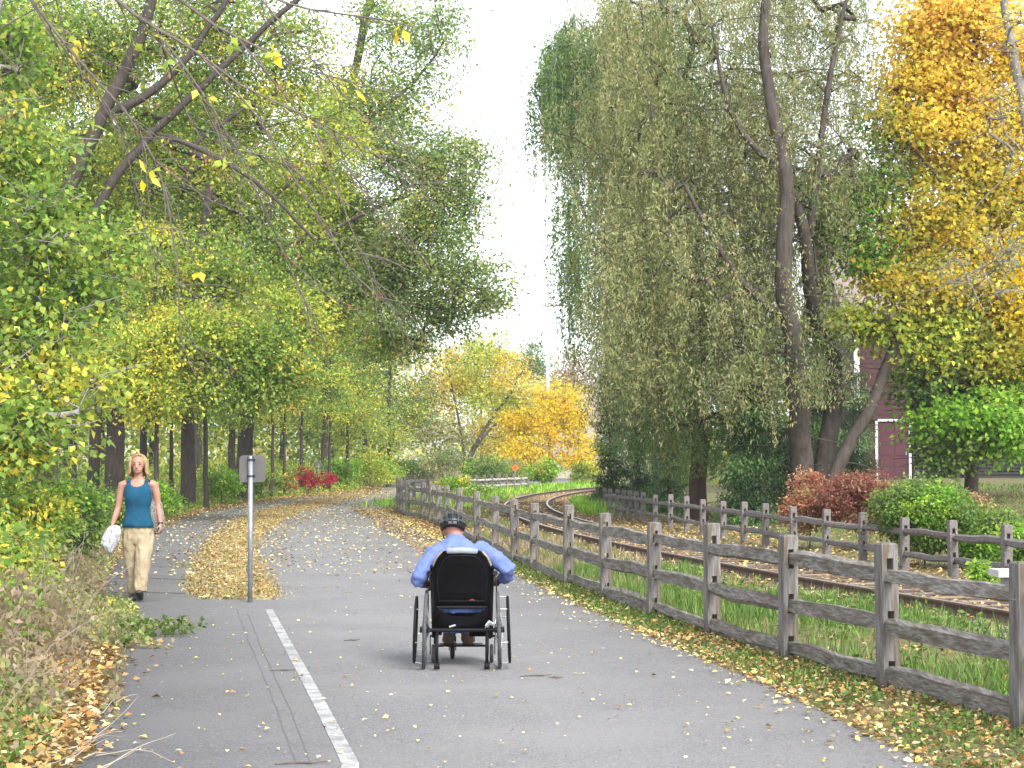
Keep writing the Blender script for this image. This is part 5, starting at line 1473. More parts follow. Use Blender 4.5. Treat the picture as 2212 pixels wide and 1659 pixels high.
for s_ in (-1, 1):
    MB().tube([bk(s_ * x, z, 1.01, 0.03) for x, z in ((0.250, 0.70), (0.236, 0.79), (0.20, 0.875), (0.155, 0.93))], 0.013, 8).build('side_trim', M['tan_trim'], chair, smooth=True)
    MB().tube([(s_ * 0.225, 0.03, 0.25), (s_ * 0.232, 0.03, 0.5), (s_ * 0.240, 0.06, 0.78), (s_ * 0.240, 0.0, 0.80)], 0.013, 8).build('back_post', M['black_plastic'], chair, smooth=True)
    MB().tube([(s_ * 0.245, 0.02, 0.74), (s_ * 0.262, -0.02, 0.745)], 0.022, 8).build('clamp_knob', M['black_plastic'], chair)
    MB().tube([(s_ * 0.268, -0.01, 0.66), (s_ * 0.276, 0.1, 0.655), (s_ * 0.276, 0.34, 0.65)], [0.014, 0.02, 0.02], 8).build('armrest', M['black_fabric'], chair, smooth=True)
    MB().tube([(s_ * 0.225, 0.03, 0.40), (s_ * 0.225, 0.42, 0.44), (s_ * 0.225, 0.52, 0.38), (s_ * 0.222, 0.58, 0.18)], 0.013, 8).build('side_frame', M['black_plastic'], chair, smooth=True)
    MB().tube([(s_ * 0.225, 0.03, 0.27), (s_ * 0.225, 0.40, 0.25), (s_ * 0.225, 0.47, 0.40)], 0.012, 8).build('lower_frame', M['black_plastic'], chair, smooth=True)
    at_ = MB().tube([(s_ * 0.195, 0.0, 0.29), (s_ * 0.195, -0.10, 0.24), (s_ * 0.195, -0.13, 0.06)], 0.013, 8).build('anti_tip_leg', M['black_metal'], chair, smooth=True)
    MB().tube([(s_ * 0.195 - 0.022, -0.13, 0.035), (s_ * 0.195 + 0.022, -0.13, 0.035)], 0.026, 12).build('tip_roller', M['black_metal'], at_)
    # big wheel, leaning in a little at the top
    wx = s_ * 0.288
    cam_ = R(2.0)
    def wpt(a, rr, off):
        x, y, z = off, rr * math.cos(a), rr * math.sin(a)
        return (wx + s_ * (x * math.cos(cam_) - z * math.sin(cam_)), y, 0.302 + z * math.cos(cam_) + x * math.sin(cam_))
    ang = np.linspace(0, 2 * math.pi, 41)[:-1]
    wh = MB().tube([wpt(0, 0, -0.035), wpt(0, 0, 0.045)], 0.024, 12).build('wheel', M['black_metal'], chair)
    MB().tube([wpt(a, 0.287, 0) for a in ang], [(0.0145, 0.0145)] * 40, 8, closed=True).build('tyre', M['tyre'], wh, smooth=True)
    MB().tube([wpt(a, 0.268, 0) for a in ang], [(0.010, 0.012)] * 40, 8, closed=True).build('rim', M['chrome'], wh, smooth=True)
    MB().tube([wpt(a, 0.255, 0.078) for a in ang], 0.0105, 8, closed=True).build('handrim', M['black_plastic'] if s_ < 0 else M['black_metal'], wh, smooth=True)
    for k in range(24):
        a = 2 * math.pi * k / 24
        MB().tube([wpt(a + 0.35 * (1 if k % 2 else -1), 0.022, 0.03 if k % 4 < 2 else -0.03), wpt(a, 0.266, 0)], 0.0022, 4).build('spoke', M['chrome'], wh)
    for k in range(6):
        a = 2 * math.pi * k / 6 + 0.3
        MB().tube([wpt(a, 0.262, 0.005), wpt(a, 0.256, 0.075)], 0.004, 5).build('handrim_tab', M['chrome'], wh)
    # front caster
    cx = s_ * 0.235
    cf = MB().tube([(cx, 0.44, 0.33), (cx, 0.44, 0.2)], 0.014, 8).box((cx - 0.026, 0.42, 0.14), (0.008, 0.035, 0.15)).box((cx + 0.026, 0.42, 0.14), (0.008, 0.035, 0.15)).box((cx, 0.43, 0.215), (0.06, 0.05, 0.012)).build('caster', M['black_metal'], chair)
    MB().tube([(cx, 0.41 + 0.06 * math.cos(a), 0.075 + 0.06 * math.sin(a)) for a in np.linspace(0, 6.283, 21)[:-1]], 0.0155, 8, closed=True).build('tyre', M['tyre'], cf, smooth=True)
    MB().tube([(cx - 0.014, 0.41, 0.075), (cx + 0.014, 0.41, 0.075)], 0.046, 14).build('rim', M['chrome'], cf)
# the small front wheel seen under the foot plate
fw = MB().tube([(-0.085, 0.66, 0.28), (-0.085, 0.68, 0.17)], 0.012, 8).box((-0.112, 0.69, 0.13), (0.008, 0.03, 0.12)).box((-0.058, 0.69, 0.13), (0.008, 0.03, 0.12)).box((-0.085, 0.685, 0.185), (0.06, 0.04, 0.012)).build('front_wheel', M['black_metal'], chair)
MB().tube([(-0.085, 0.69 + 0.066 * math.cos(a), 0.085 + 0.066 * math.sin(a)) for a in np.linspace(0, 6.283, 25)[:-1]], 0.019, 8, closed=True).build('tyre', pm('black_tyre', (0.02, 0.02, 0.022), None, 10, 0.7), fw, smooth=True)
MB().tube([(-0.099, 0.69, 0.085), (-0.071, 0.69, 0.085)], 0.05, 14).build('rim', M['chrome'], fw)
MB().tube([(-0.285, 0.0, 0.30), (0.285, 0.0, 0.30)], 0.015, 8).build('axle', M['black_metal'], chair)
MB().tube([(-0.225, 0.05, 0.27), (0.225, 0.40, 0.40)], 0.011, 8).build('cross_brace', M['black_plastic'], chair)
MB().tube([(0.225, 0.05, 0.27), (-0.225, 0.40, 0.40)], 0.011, 8).build('cross_brace', M['black_plastic'], chair)
MB().tube([(-0.23, 0.045, 0.475), (0.23, 0.045, 0.475)], 0.012, 8).build('back_bar', M['black_metal'], chair)
st = MB()
for k in range(9):
    pass
V = []
ns = 13
for i in range(ns):                                        # seat sling sagging between the side frames
    x = -0.225 + 0.45 * i / (ns - 1); sag = 0.035 * math.cos(x / 0.225 * 1.5)
    for y in (0.05, 0.44): V += [(x, y, 0.435 - sag), (x, y, 0.405 - sag)]
F = []
for i in range(ns - 1):
    a = i * 4
    F += [(a, a + 2, a + 6, a + 4), (a + 1, a + 5, a + 7, a + 3), (a, a + 4, a + 5, a + 1), (a + 2, a + 3, a + 7, a + 6)]
MB().add(V, F).build('seat', M['black_fabric'], chair, smooth=True)
V, F = [], []
for i in range(ns):                                        # drooping back flap under the back rest
    u = i / (ns - 1); x = -0.215 + 0.43 * u
    top = 0.50 - 0.105 * math.sin(math.pi * u) ** 0.8; bot = 0.335 - 0.05 * math.sin(math.pi * u)
    for y in (0.0, 0.016): V += [(x, y, top), (x, y, bot)]
for i in range(ns - 1):
    a = i * 4
    F += [(a, a + 4, a + 5, a + 1), (a + 2, a + 3, a + 7, a + 6), (a, a + 2, a + 6, a + 4), (a + 1, a + 5, a + 7, a + 3)]
F += [(0, 1, 3, 2), (ns * 4 - 4, ns * 4 - 2, ns * 4 - 1, ns * 4 - 3)]
MB().add(V, F).build('rear_flap', M['black_fabric'], chair, smooth=True)
MB().box((-0.19, 0.1, 0.33), (0.06, 0.2, 0.14), taper=0.9).build('side_pouch', M['black_fabric'], chair)
MB().box((0.12, 0.22, 0.285), (0.13, 0.24, 0.09), taper=0.92).build('under_bag', M['black_fabric'], chair)
MB().tube([(0.195, -0.01, 0.33), (0.215, -0.02, 0.36), (0.24, 0.0, 0.345)], [0.02, 0.026, 0.016], 8).build('brake_block', M['chrome'], chair)
MB().tube([(-0.10, -0.01, 0.325), (-0.05, -0.012, 0.34)], 0.009, 6).build('brace_sleeve', M['chrome'], chair)
MB().tube([(0.255, -0.01, 0.74), (0.268, -0.03, 0.66), (0.275, -0.03, 0.56), (0.285, -0.02, 0.47)], 0.006, 6).build('brake_cable', M['black_plastic'], chair, smooth=True)
MB().tube([(-0.255, -0.02, 0.62), (-0.275, -0.05, 0.61), (-0.275, -0.055, 0.53)], [0.012, 0.014, 0.012], 8).build('push_grip', M['black_plastic'], chair, smooth=True)
MB().tube([(-0.225, 0.56, 0.28), (-0.228, 0.60, 0.14), (-0.215, 0.60, 0.118), (0.185, 0.60, 0.118), (0.20, 0.60, 0.14), (0.20, 0.56, 0.28)], 0.010, 8).build('foot_bar', M['black_metal'], chair, smooth=True)
MB().box((-0.015, 0.64, 0.123), (0.36, 0.16, 0.012)).build('foot_plate', M['black_plastic'], chair)
lg = MB(); lg.tube([(0.055, -0.034, 0.535), (0.07, -0.036, 0.54), (0.085, -0.035, 0.54), (0.10, -0.033, 0.535)], [(0.002, 0.002), (0.002, 0.005), (0.002, 0.005), (0.002, 0.002)], 8)
lg.build('emblem', pm('dull_red', (0.16, 0.02, 0.03), None), chair)

# ---- the person in the chair
man = thing('person', 'person in blue shirt and black helmet sitting in the wheelchair, leaning forward', 'person', cp + Vector((0, 0, 0)), R(1.0))
bd = MB()
def ringtube(b, rings, k=22):
    """rings: centre, rx (across), rd (depth), tilt from the vertical about x"""
    V, F = [], []
    for (c, rx, rd, tilt) in rings:
        ct, st_ = math.cos(tilt), math.sin(tilt)
        for j in range(k):
            a = 2 * math.pi * j / k
            x, y = rx * math.cos(a), rd * math.sin(a)
            V.append((c[0] + x, c[1] + y * ct, c[2] - y * st_))
    m = len(rings)
    for i in range(m - 1):
        for j in range(k): F.append((i * k + j, i * k + (j + 1) % k, (i + 1) * k + (j + 1) % k, (i + 1) * k + j))
    F += [tuple(range(k - 1, -1, -1)), tuple((m - 1) * k + j for j in range(k))]
    b.add(V, F)
ringtube(bd, [((0, 0.20, 0.46), 0.155, 0.10, 0), ((0, 0.21, 0.60), 0.155, 0.10, 0.1), ((-0.015, 0.22, 0.74), 0.17, 0.10, 0.35), ((-0.03, 0.255, 0.86), 0.18, 0.09, 0.55), ((-0.045, 0.305, 0.935), 0.135, 0.078, 0.7), ((-0.053, 0.33, 0.975), 0.07, 0.062, 0.7)])
bd.tube([(-0.05, 0.32, 0.955), (-0.06, 0.355, 1.005), (-0.072, 0.39, 1.055)], [0.062, 0.06, 0.062], 14)
bd.ball((-0.078, 0.405, 1.09), (0.076, 0.095, 0.10)); bd.ball((-0.082, 0.46, 1.035), (0.055, 0.055, 0.06)); bd.ball((-0.082, 0.517, 1.065), (0.014, 0.02, 0.022))
for s_ in (-1, 1): bd.ball((-0.078 + s_ * 0.080, 0.40, 1.06), (0.012, 0.02, 0.03))
armL = [(-0.16, 0.255, 0.91), (-0.215, 0.245, 0.885), (-0.285, 0.19, 0.80), (-0.345, 0.13, 0.695), (-0.325, 0.22, 0.655), (-0.235, 0.36, 0.625), (-0.20, 0.40, 0.615)]
armR = [(0.10, 0.265, 0.92), (0.165, 0.25, 0.90), (0.27, 0.195, 0.84), (0.365, 0.15, 0.765), (0.345, 0.23, 0.705), (0.25, 0.37, 0.645), (0.215, 0.405, 0.63)]
bd.tube(armL, [0.055, 0.056, 0.048, 0.044, 0.042, 0.030, 0.027], 14); bd.tube(armR, [0.055, 0.056, 0.048, 0.044, 0.042, 0.030, 0.027], 14)
hand(bd, armL[-1], (0.5, 0.7, -0.15), (0.8, -0.5, 0), (0.1, 0.2, -1), 1.05)
hand(bd, armR[-1], (-0.5, 0.7, -0.15), (-0.8, -0.5, 0), (-0.1, 0.2, -1), 1.05)
for s_ in (-1, 1):
    bd.tube([(s_ * 0.09, 0.16, 0.50), (s_ * 0.10, 0.38, 0.52), (s_ * 0.09, 0.54, 0.51), (s_ * 0.075 - 0.03, 0.58, 0.32), (s_ * 0.072 - 0.035, 0.60, 0.17)], [0.085, 0.075, 0.062, 0.052, 0.04], 12)
skin_over(bd, 'body', M['skin'], man, 0.009, 4)
ht = MB()
ringtube(ht, [((0, 0.20, 0.49), 0.180, 0.118, 0), ((0, 0.20, 0.60), 0.185, 0.122, 0.1), ((-0.012, 0.205, 0.74), 0.200, 0.125, 0.3), ((-0.026, 0.235, 0.84), 0.213, 0.118, 0.5), ((-0.038, 0.275, 0.91), 0.192, 0.105, 0.62), ((-0.047, 0.305, 0.955), 0.135, 0.092, 0.7), ((-0.054, 0.325, 0.985), 0.082, 0.078, 0.7)], 26)
ht.tube(armL[:4] + [(-0.352, 0.16, 0.665)], [0.072, 0.080, 0.072, 0.068, 0.062], 16)
ht.tube(armR[:4] + [(0.352, 0.225, 0.71), (0.325, 0.28, 0.685)], [0.072, 0.080, 0.074, 0.068, 0.060, 0.054], 16)
for pts, r0 in (([(-0.17, 0.17, 0.915), (-0.06, 0.175, 0.935), (0.10, 0.18, 0.93)], 0.008), ([(0.19, 0.165, 0.885), (0.27, 0.14, 0.83), (0.34, 0.12, 0.785)], 0.012), ([(-0.25, 0.14, 0.85), (-0.30, 0.09, 0.765), (-0.35, 0.08, 0.71)], 0.011), ([(0.29, 0.145, 0.785), (0.345, 0.13, 0.735)], 0.010), ([(-0.22, 0.15, 0.79), (-0.27, 0.12, 0.73)], 0.009)):
    ht.tube(pts, [r0 * 0.6] + [r0] * (len(pts) - 2) + [r0 * 0.6], 8)
wrinkle(skin_over(ht, 'shirt', M['shirt'], man, 0.010, 3), 0.009, 11, 9, 1.7)
cr = MB()
cr.tube([(-0.056 + 0.072 * math.cos(a), 0.34 + 0.070 * math.sin(a), 0.995 - 0.035 * math.sin(a)) for a in np.linspace(0, 6.283, 25)[:-1]], [(0.010, 0.020)] * 24, 8, closed=True)
cr.build('collar', M['shirt'], man, smooth=True)
jn = MB()
ringtube(jn, [((0, 0.18, 0.425), 0.175, 0.115, 0), ((0, 0.19, 0.50), 0.175, 0.12, 0), ((0, 0.20, 0.55), 0.165, 0.11, 0)])
for s_ in (-1, 1):
    jn.tube([(s_ * 0.09, 0.15, 0.505), (s_ * 0.105, 0.38, 0.525), (s_ * 0.092, 0.54, 0.515), (s_ * 0.075 - 0.03, 0.585, 0.33), (s_ * 0.072 - 0.035, 0.60, 0.22)], [0.098, 0.088, 0.075, 0.066, 0.062], 16)
wrinkle(skin_over(jn, 'jeans', M['denim'], man, 0.013, 3), 0.008, 12, 8, 5.5)
for s_ in (-1, 1):
    sb = MB(); shoe(sb, (s_ * 0.075 - 0.035, 0.54, 0.13), (s_ * 0.085 - 0.035, 0.80, 0.13), (0, 0, 1), 0.055); sb.tube([(s_ * 0.075 - 0.035, 0.575, 0.16), (s_ * 0.075 - 0.035, 0.59, 0.245)], [(0.05, 0.056), (0.048, 0.052)], 14)
    skin_over(sb, 'shoe', M['brown_shoe'], man, 0.010, 2)
# helmet with ribs and vents
hc = Vector((-0.08, 0.405, 1.095)); tilt = R(-24)
def hp_(a, e, f=1.0):
    """a around (0 = back), e elevation"""
    x, y, z = 0.101 * f * math.sin(a) * math.cos(e), -0.132 * f * math.cos(a) * math.cos(e), 0.118 * f * math.sin(e)
    return Vector((x, y * math.cos(tilt) - z * math.sin(tilt), y * math.sin(tilt) + z * math.cos(tilt))) + hc
V, F = [], []
NA, NE = 28, 9
for i in range(NE):
    for j in range(NA):
        a = 2 * math.pi * j / NA
        e0 = R(-20) if math.cos(a) > 0 else R(-4)
        V.append(hp_(a, e0 + (math.pi / 2 - e0 - 0.03) * i / (NE - 1)))
for i in range(NE - 1):
    for j in range(NA): F.append((i * NA + j, i * NA + (j + 1) % NA, (i + 1) * NA + (j + 1) % NA, (i + 1) * NA + j))
F.append(tuple((NE - 1) * NA + j for j in range(NA))); F.append(tuple(range(NA - 1, -1, -1)))
helm = MB().add(V, F).build('helmet', pm('helmet_shell', (0.008, 0.008, 0.009), None, 8, 0.5), man, smooth=True)
M['helmet_gloss'] = pm('helmet_gloss', (0.028, 0.03, 0.034), (0.036, 0.038, 0.042), 6, 0.18)
for xo in (-0.075, -0.042, 0.0, 0.042, 0.075):
    pts = []
    for t in np.linspace(-0.15, math.pi * 0.95, 14):
        e = t if t < math.pi / 2 else math.pi - t
        y = -0.132 * math.cos(t); zz = 0.118 * math.sin(t)
        k = math.sqrt(max(0.02, 1 - (xo / 0.101) ** 2))
        x2, y2, z2 = xo * 1.04, y * k * 1.04, zz * k * 1.06
        pts.append(Vector((x2, y2 * math.cos(tilt) - z2 * math.sin(tilt), y2 * math.sin(tilt) + z2 * math.cos(tilt))) + hc)
    MB().tube(pts, [(0.011, 0.008)] * len(pts), 8).build('helmet_rib', M['helmet_gloss'], helm, smooth=True)
pts = [hp_(a, R(4), 1.04) for a in np.linspace(-1.5, 1.5, 15)]
MB().tube(pts, [(0.010, 0.014)] * 15, 8).build('helmet_band', M['helmet_gloss'], helm, smooth=True)
pts = [hp_(a, R(-8), 1.045) for a in np.linspace(-0.32, 0.32, 7)]
MB().tube(pts, [(0.004, 0.012)] * 7, 8).build('reflector', pm('grey_reflector', (0.09, 0.10, 0.115), None, 5, 0.5), helm)
for s_ in (-1, 1): MB().tube([hp_(s_ * 1.35, R(-10), 0.98), hc + Vector((s_ * 0.07, 0.03, -0.09)), hc + Vector((s_ * 0.03, 0.07, -0.125))], 0.005, 6).build('chin_strap', M['black_fabric'], helm)
# ------------------------------------------------------------------ ground cover
def in_view(x, y, m=0.6): return np.abs(x) < 0.285 * y + m
isl_l, isl_r = np.array(il), np.array(ir)
def isl_span(y):
    o = np.argsort(isl_l[:, 1]); o2 = np.argsort(isl_r[:, 1])
    return np.interp(y, isl_l[o, 1], isl_l[o, 0]), np.interp(y, isl_r[o2, 1], isl_r[o2, 0])
def scatter(n, y0, y1, x0f, x1f, bias=1.0):
    """n points between two ground lines; bias < 1 puts more of them near the camera"""
    y = y0 + (y1 - y0) * rng.random(n) ** bias
    a, b2 = x0f(y), x1f(y)
    x = a + (b2 - a) * rng.random(n)
    k = in_view(x, y)
    return x[k], y[k]
LT = Leaves()
def strew(x, y, z, pal, size=(0.035, 0.075), tilt=0.35, lift=0.012):
    n = len(x)
    if n == 0: return
    C = np.stack([x, y, z + rng.random(n) * lift + 0.004], 1)
    a = rng.random(n) * 6.283
    D = np.stack([np.cos(a), np.sin(a), rng.normal(size=n) * tilt * 0.5 + 0.12], 1)
    N = rng.normal(size=(n, 3)) * tilt; N[:, 2] += 1
    L = rng.uniform(*size, n)
    LT.add(C, D, N, L, L * rng.uniform(0.45, 0.8, n), pal_pick(pal, n) * (1 + rng.normal(size=(n, 1)) * 0.15), 0.25)
EL = lambda d=0.0: (lambda y: edge_x(edge_l, y) + d)
ER = lambda d=0.0: (lambda y: edge_x(edge_r, y) + d)
NF = lambda d=0.0: (lambda y: np.where(y < 52, near_x(np.clip(y, 5, 52)), near_x(52.0) - (y - 52) * 0.09) + d)
TL = lambda d=0.0: (lambda y: rail_x(y) - GAUGE + d)
TR = lambda d=0.0: (lambda y: rail_x(y) + d)
BF = lambda d=0.0: (lambda y: back_x(np.clip(y, 14, 62)) + d)
PZ = 0.026
# loose leaves on the paving, thicker farther on and along both edges
x, y = scatter(620, 9, 32, EL(0.1), ER(-0.1), 1.3); strew(x, y, np.full(len(x), PZ), 'paleleaf', (0.018, 0.045), 0.25)
x, y = scatter(110, 9, 32, EL(0.1), ER(-0.1), 1.2); strew(x, y, np.full(len(x), PZ), 'litter', (0.025, 0.06), 0.45)
x, y = scatter(5200, 26, 110, EL(0.1), ER(-0.1), 0.9); strew(x, y, np.full(len(x), PZ), 'paleleaf', (0.05, 0.09), 0.25)
x, y = scatter(1500, 26, 110, EL(0.1), ER(-0.1), 0.9); strew(x, y, np.full(len(x), PZ), 'litter', (0.05, 0.09), 0.3)
for n, w in ((1100, 0.16), (420, 0.45)):
    x, y = scatter(n, 9, 60, ER(-w), ER(0.1), 0.9); strew(x, y, np.full(len(x), PZ), 'paleleaf', (0.035, 0.07))
    x, y = scatter(n, 9, 60, EL(-0.1), EL(w), 0.9); strew(x, y, np.full(len(x), PZ), 'litter', (0.035, 0.07))
x, y = scatter(3200, 30, 62, ER(-0.9), ER(0.5), 1.0); strew(x, y, np.full(len(x), PZ), 'litter', (0.05, 0.09))
# the island
ISLP = np.vstack([isl_l, isl_r[::-1]])
def in_island(x, y):
    inside = np.zeros(len(x), bool)
    a = ISLP; b2 = np.roll(ISLP, -1, axis=0)
    for (x0, y0), (x1, y1) in zip(a, b2):
        if y0 == y1: continue
        c = (y0 > y) != (y1 > y)
        inside ^= c & (x < (x1 - x0) * (y - y0) / (y1 - y0) + x0)
    return inside
def isl_scatter(n, y1, bias):
    y = 21.0 + (y1 - 21.0) * rng.random(n) ** bias
    x = np.interp(y, [21, 30, 45, 60, 95], [-3.75, -4.6, -6.2, -7.6, -8.6]) + np.interp(y, [21, 95], [3.2, 3.6]) * (rng.random(n) - 0.35) * 1.4
    dx, dy = rng.normal(size=n) * 0.07, rng.normal(size=n) * 0.16
    k = in_island(x, y)
    return x[k] + dx[k], y[k] + dy[k]
x, y = isl_scatter(34000, 92, 1.3); strew(x, y, np.full(len(x), 0.045), 'litter', (0.035, 0.075), 0.35)
IL = lambda y: isl_span(y)[0] - 0.12
IR = lambda y: isl_span(y)[1] + 0.12
x, y = scatter(3500, 28, 92, lambda y: isl_span(y)[0] - 0.5, lambda y: isl_span(y)[1] + 0.6, 1.0); strew(x, y, np.full(len(x), 0.03), 'litter', (0.045, 0.08), 0.3)
# left verge
x, y = scatter(16000, 8.5, 95, EL(-1.3), EL(0.06), 0.8); strew(x, y, gz(x, y) + 0.01, 'litter', (0.035, 0.07), 0.4, 0.03)
x, y = scatter(7000, 8.5, 16, EL(-1.3), EL(-0.02), 0.9); strew(x, y, gz(x, y) + 0.02, 'litter', (0.04, 0.085), 0.6, 0.07)
x, y = scatter(9000, 60, 112, EL(-2.5), EL(0.5), 1.0); strew(x, y, gz(x, y) + 0.03, 'litter', (0.07, 0.12), 0.3, 0.03)
# right verge, between fence and rails, between the rails and beyond
x, y = scatter(6500, 9, 56, ER(-0.05), NF(0.15), 0.85); strew(x, y, gz(x, y) + 0.01, 'litter', (0.03, 0.065), 0.45, 0.03)
x, y = scatter(3200, 9, 18, ER(-0.03), NF(0.3), 1.0); strew(x, y, gz(x, y) + 0.01, 'litter', (0.025, 0.06), 0.5, 0.03)
x, y = scatter(4000, 10, 60, NF(0.0), TL(-0.3), 0.9); strew(x, y, gz(x, y) + 0.01, 'litter', (0.045, 0.085), 0.4, 0.03)
x, y = scatter(9000, 12, 95, TL(-0.6), TR(0.7), 1.0); strew(x, y, np.full(len(x), 0.02), 'litter', (0.05, 0.09), 0.4, 0.03)
x, y = scatter(5000, 18, 66, TR(0.4), BF(0.8), 1.0); strew(x, y, gz(x, y) + 0.01, 'litter', (0.05, 0.09), 0.4, 0.03)
x, y = scatter(6000, 26, 60, BF(0.6), BF(10), 0.9); strew(x, y, gz(x, y) + 0.02, 'litter', (0.06, 0.10), 0.4, 0.03)
tag(link('fallen_leaves', LT.mesh('fallen_leaves', M['litter'])), 'tan and yellow fallen leaves strewn over path, verges and track', 'leaves', kind='stuff')

GR = Leaves()
def blades(x, y, z, h, pal, w=0.014, lean=0.35):
    n = len(x)
    if n == 0: return
    D = rng.normal(size=(n, 3)) * lean; D[:, 2] += 1
    L = h * rng.uniform(0.5, 1.3, n)
    GR.add(np.stack([x, y, z], 1), D, rng.normal(size=(n, 3)) * np.array([1, 1, 0.2]), L, np.maximum(w, y * 0.0006), pal_pick(pal, n) * (1 + rng.normal(size=(n, 1)) * 0.2), 0.1)
def patch(x, y, sc, th):
    v = np.sin(x * sc + 1.3 * np.sin(y * sc * 0.7)) + np.sin(y * sc * 0.83 + 1.1 * np.sin(x * sc * 1.3 + 2)) + rng.normal(size=len(x)) * 0.35
    return v > th
def lush(n, y0, y1, a, b2, h, pal, th=-0.4, sc=1.7, bias=0.85, w=0.014, lean=0.35):
    x, y = scatter(n, y0, y1, a, b2, bias); k = patch(x, y, sc, th); x, y = x[k], y[k]
    blades(x, y, gz(x, y), h, pal, w, lean)
lush(15000, 9, 27, NF(0.12), TL(-0.65), 0.22, 'grassy', -0.5, 1.2)
lush(2500, 9, 22, NF(0.12), TL(-0.7), 0.18, 'drygreen', 0.8, 1.4)
lush(5000, 20, 40, NF(0.1), TL(-0.35), 0.18, 'dryweed', 0.1, 1.1)
lush(5000, 10, 22, NF(0.12), TL(-0.6), 0.20, 'grassy', -0.8, 1.3)
lush(9000, 24, 62, NF(0.1), TL(-0.4), 0.15, 'drygreen', -0.3, 1.0, 1.0)
lush(4000, 24, 62, NF(0.1), TL(-0.4), 0.15, 'grassy', 0.2, 1.0, 1.0)
lush(14000, 9, 40, ER(0.05), NF(0.2), 0.06, 'grassy', -0.5, 2.2, 0.8)
for _ in range(420):
    y = 9 + 26 * rng.random() ** 1.3; x = rng.uniform(float(ER(0.08)(np.array(y))), float(NF(0.1)(np.array(y))))
    clump(GR, np.array([x, y, 0.03]), 16, 0.10, 0.035, pal_pick('grassy', 1)[0], 0.25, 0.0, 0.7)
lush(3000, 9, 40, ER(0.05), NF(0.2), 0.09, 'green', 0.3, 1.7)
lush(12000, 24, 60, BF(0.8), BF(12), 0.10, 'grassy', -0.8, 0.6, 0.9)
lush(5000, 62, 118, TL(-5), TL(-0.5), 0.35, 'fresh', -0.5, 0.5, 1.0, 0.03)
lush(2500, 55, 70, TR(0.9), BF(0.5), 0.35, 'fresh', -0.5, 0.6, 1.0, 0.03)
x, y = isl_scatter(42000, 60, 2.2); blades(x, y, np.full(len(x), 0.03), 0.06, 'straw', 0.009, 0.8)
x, y = isl_scatter(12000, 60, 2.0); k = patch(x, y, 1.6, 0.2); blades(x[k], y[k], np.full(k.sum(), 0.03), 0.06, 'drygreen', 0.009, 0.6)
# broad weeds among the grass
for _ in range(90):
    y = rng.uniform(10.5, 26); x = rng.uniform(float(NF(0.25)(np.array(y))), float(TL(-0.75)(np.array(y))))
    if abs(x) > 0.285 * y + 0.5: continue
    clump(GR, np.array([x, y, 0.16]), 26, 0.14, 0.07, pal_pick('grassy', 1)[0], 0.7, 0.2, 0.4)
tag(link('grass', GR.mesh('grass', M['grass'])), 'green and drying grass along fence, railway and lawn', 'grass', kind='stuff')

# ------------------------------------------------------------------ brush on the left verge
BR = Leaves()
bsk_V, bsk_Q = [], []
def brush(n, y0, y1, t0, t1, hmax, pals, size, bias=0.8, ramp=2.0):
    y = y0 + (y1 - y0) * rng.random(n) ** bias
    t = t0 + (t1 - t0) * rng.random(n)
    x = edge_x(edge_l, y) - t
    k = in_view(x, y, 1.0); x, y, t = x[k], y[k], t[k]; n = len(x)
    clumpy = 0.65 + 0.35 * np.sin(x * 2.3 + y * 1.1) * np.sin(y * 0.9 - x * 1.7)
    h = hmax * smooth01(t / ramp) * clumpy + 0.05
    z = gz(x, y) + h * rng.random(n) ** 0.6
    pi = (np.sin(x * 1.9 + 3) + np.sin(y * 0.8 + x) + rng.normal(size=n) * 0.9)
    col = np.where((pi > 0.6)[:, None], pal_pick(pals[0], n), np.where((pi > -0.6)[:, None], pal_pick(pals[1], n), pal_pick(pals[2], n)))
    D = rng.normal(size=(n, 3)) * 0.8; D[:, 2] -= 0.1
    N = rng.normal(size=(n, 3)) * 0.7; N[:, 2] += 0.8
    L = size * rng.uniform(0.6, 1.3, n)
    BR.add(np.stack([x, y, z], 1), D, N, L, L * 0.55, col * (1 + rng.normal(size=(n, 1)) * 0.2))
brush(26000, 11.5, 32, -0.1, 2.2, 0.85, ('dryweed', 'dryweed', 'olive'), 0.07, 0.9, 1.0)
brush(9000, 16.5, 22, -0.35, 1.2, 0.5, ('olive', 'mixed', 'dryweed'), 0.06, 1.0, 1.1)
brush(13000, 15, 36, 0.6, 2.8, 1.45, ('fresh', 'green', 'yelgrn'), 0.08, 0.9, 1.6)
brush(5000, 9, 14, 0.25, 1.5, 0.5, ('dryweed', 'olive', 'green'), 0.055, 1.0, 1.0)
brush(16000, 28, 70, 0.3, 5.0, 0.9, ('fresh', 'green', 'olive'), 0.08, 1.0)
brush(16000, 60, 125, 0.6, 9.0, 1.3, ('green', 'fresh', 'yelgrn'), 0.14, 1.0, 3.0)
# the green trailing stems that creep over the paving's edge
for k in range(11):
    p = np.array([edge_x(edge_l, 17.2) + rng.uniform(-0.5, 0.1), rng.uniform(15.6, 18.6), 0.06])
    d = unit(np.array([1.0, rng.uniform(-0.6, 0.3), 0.02]))
    for j in range(int(rng.integers(5, 11))):
        p = p + d * 0.09; d = unit(d + rng.normal(size=3) * np.array([0.2, 0.2, 0.04])); p[2] = max(0.04, p[2])
        clump(BR, p, 9, 0.07, 0.06, pal_pick('grassy' if k % 2 else 'olive', 1)[0] * 0.85, 0.5, 0.0, 0.7)
tag(link('roadside_brush', BR.mesh('roadside_brush', M['leaf'])), 'tangled dry and green weeds crowding the left edge of the path', 'weeds', kind='stuff')
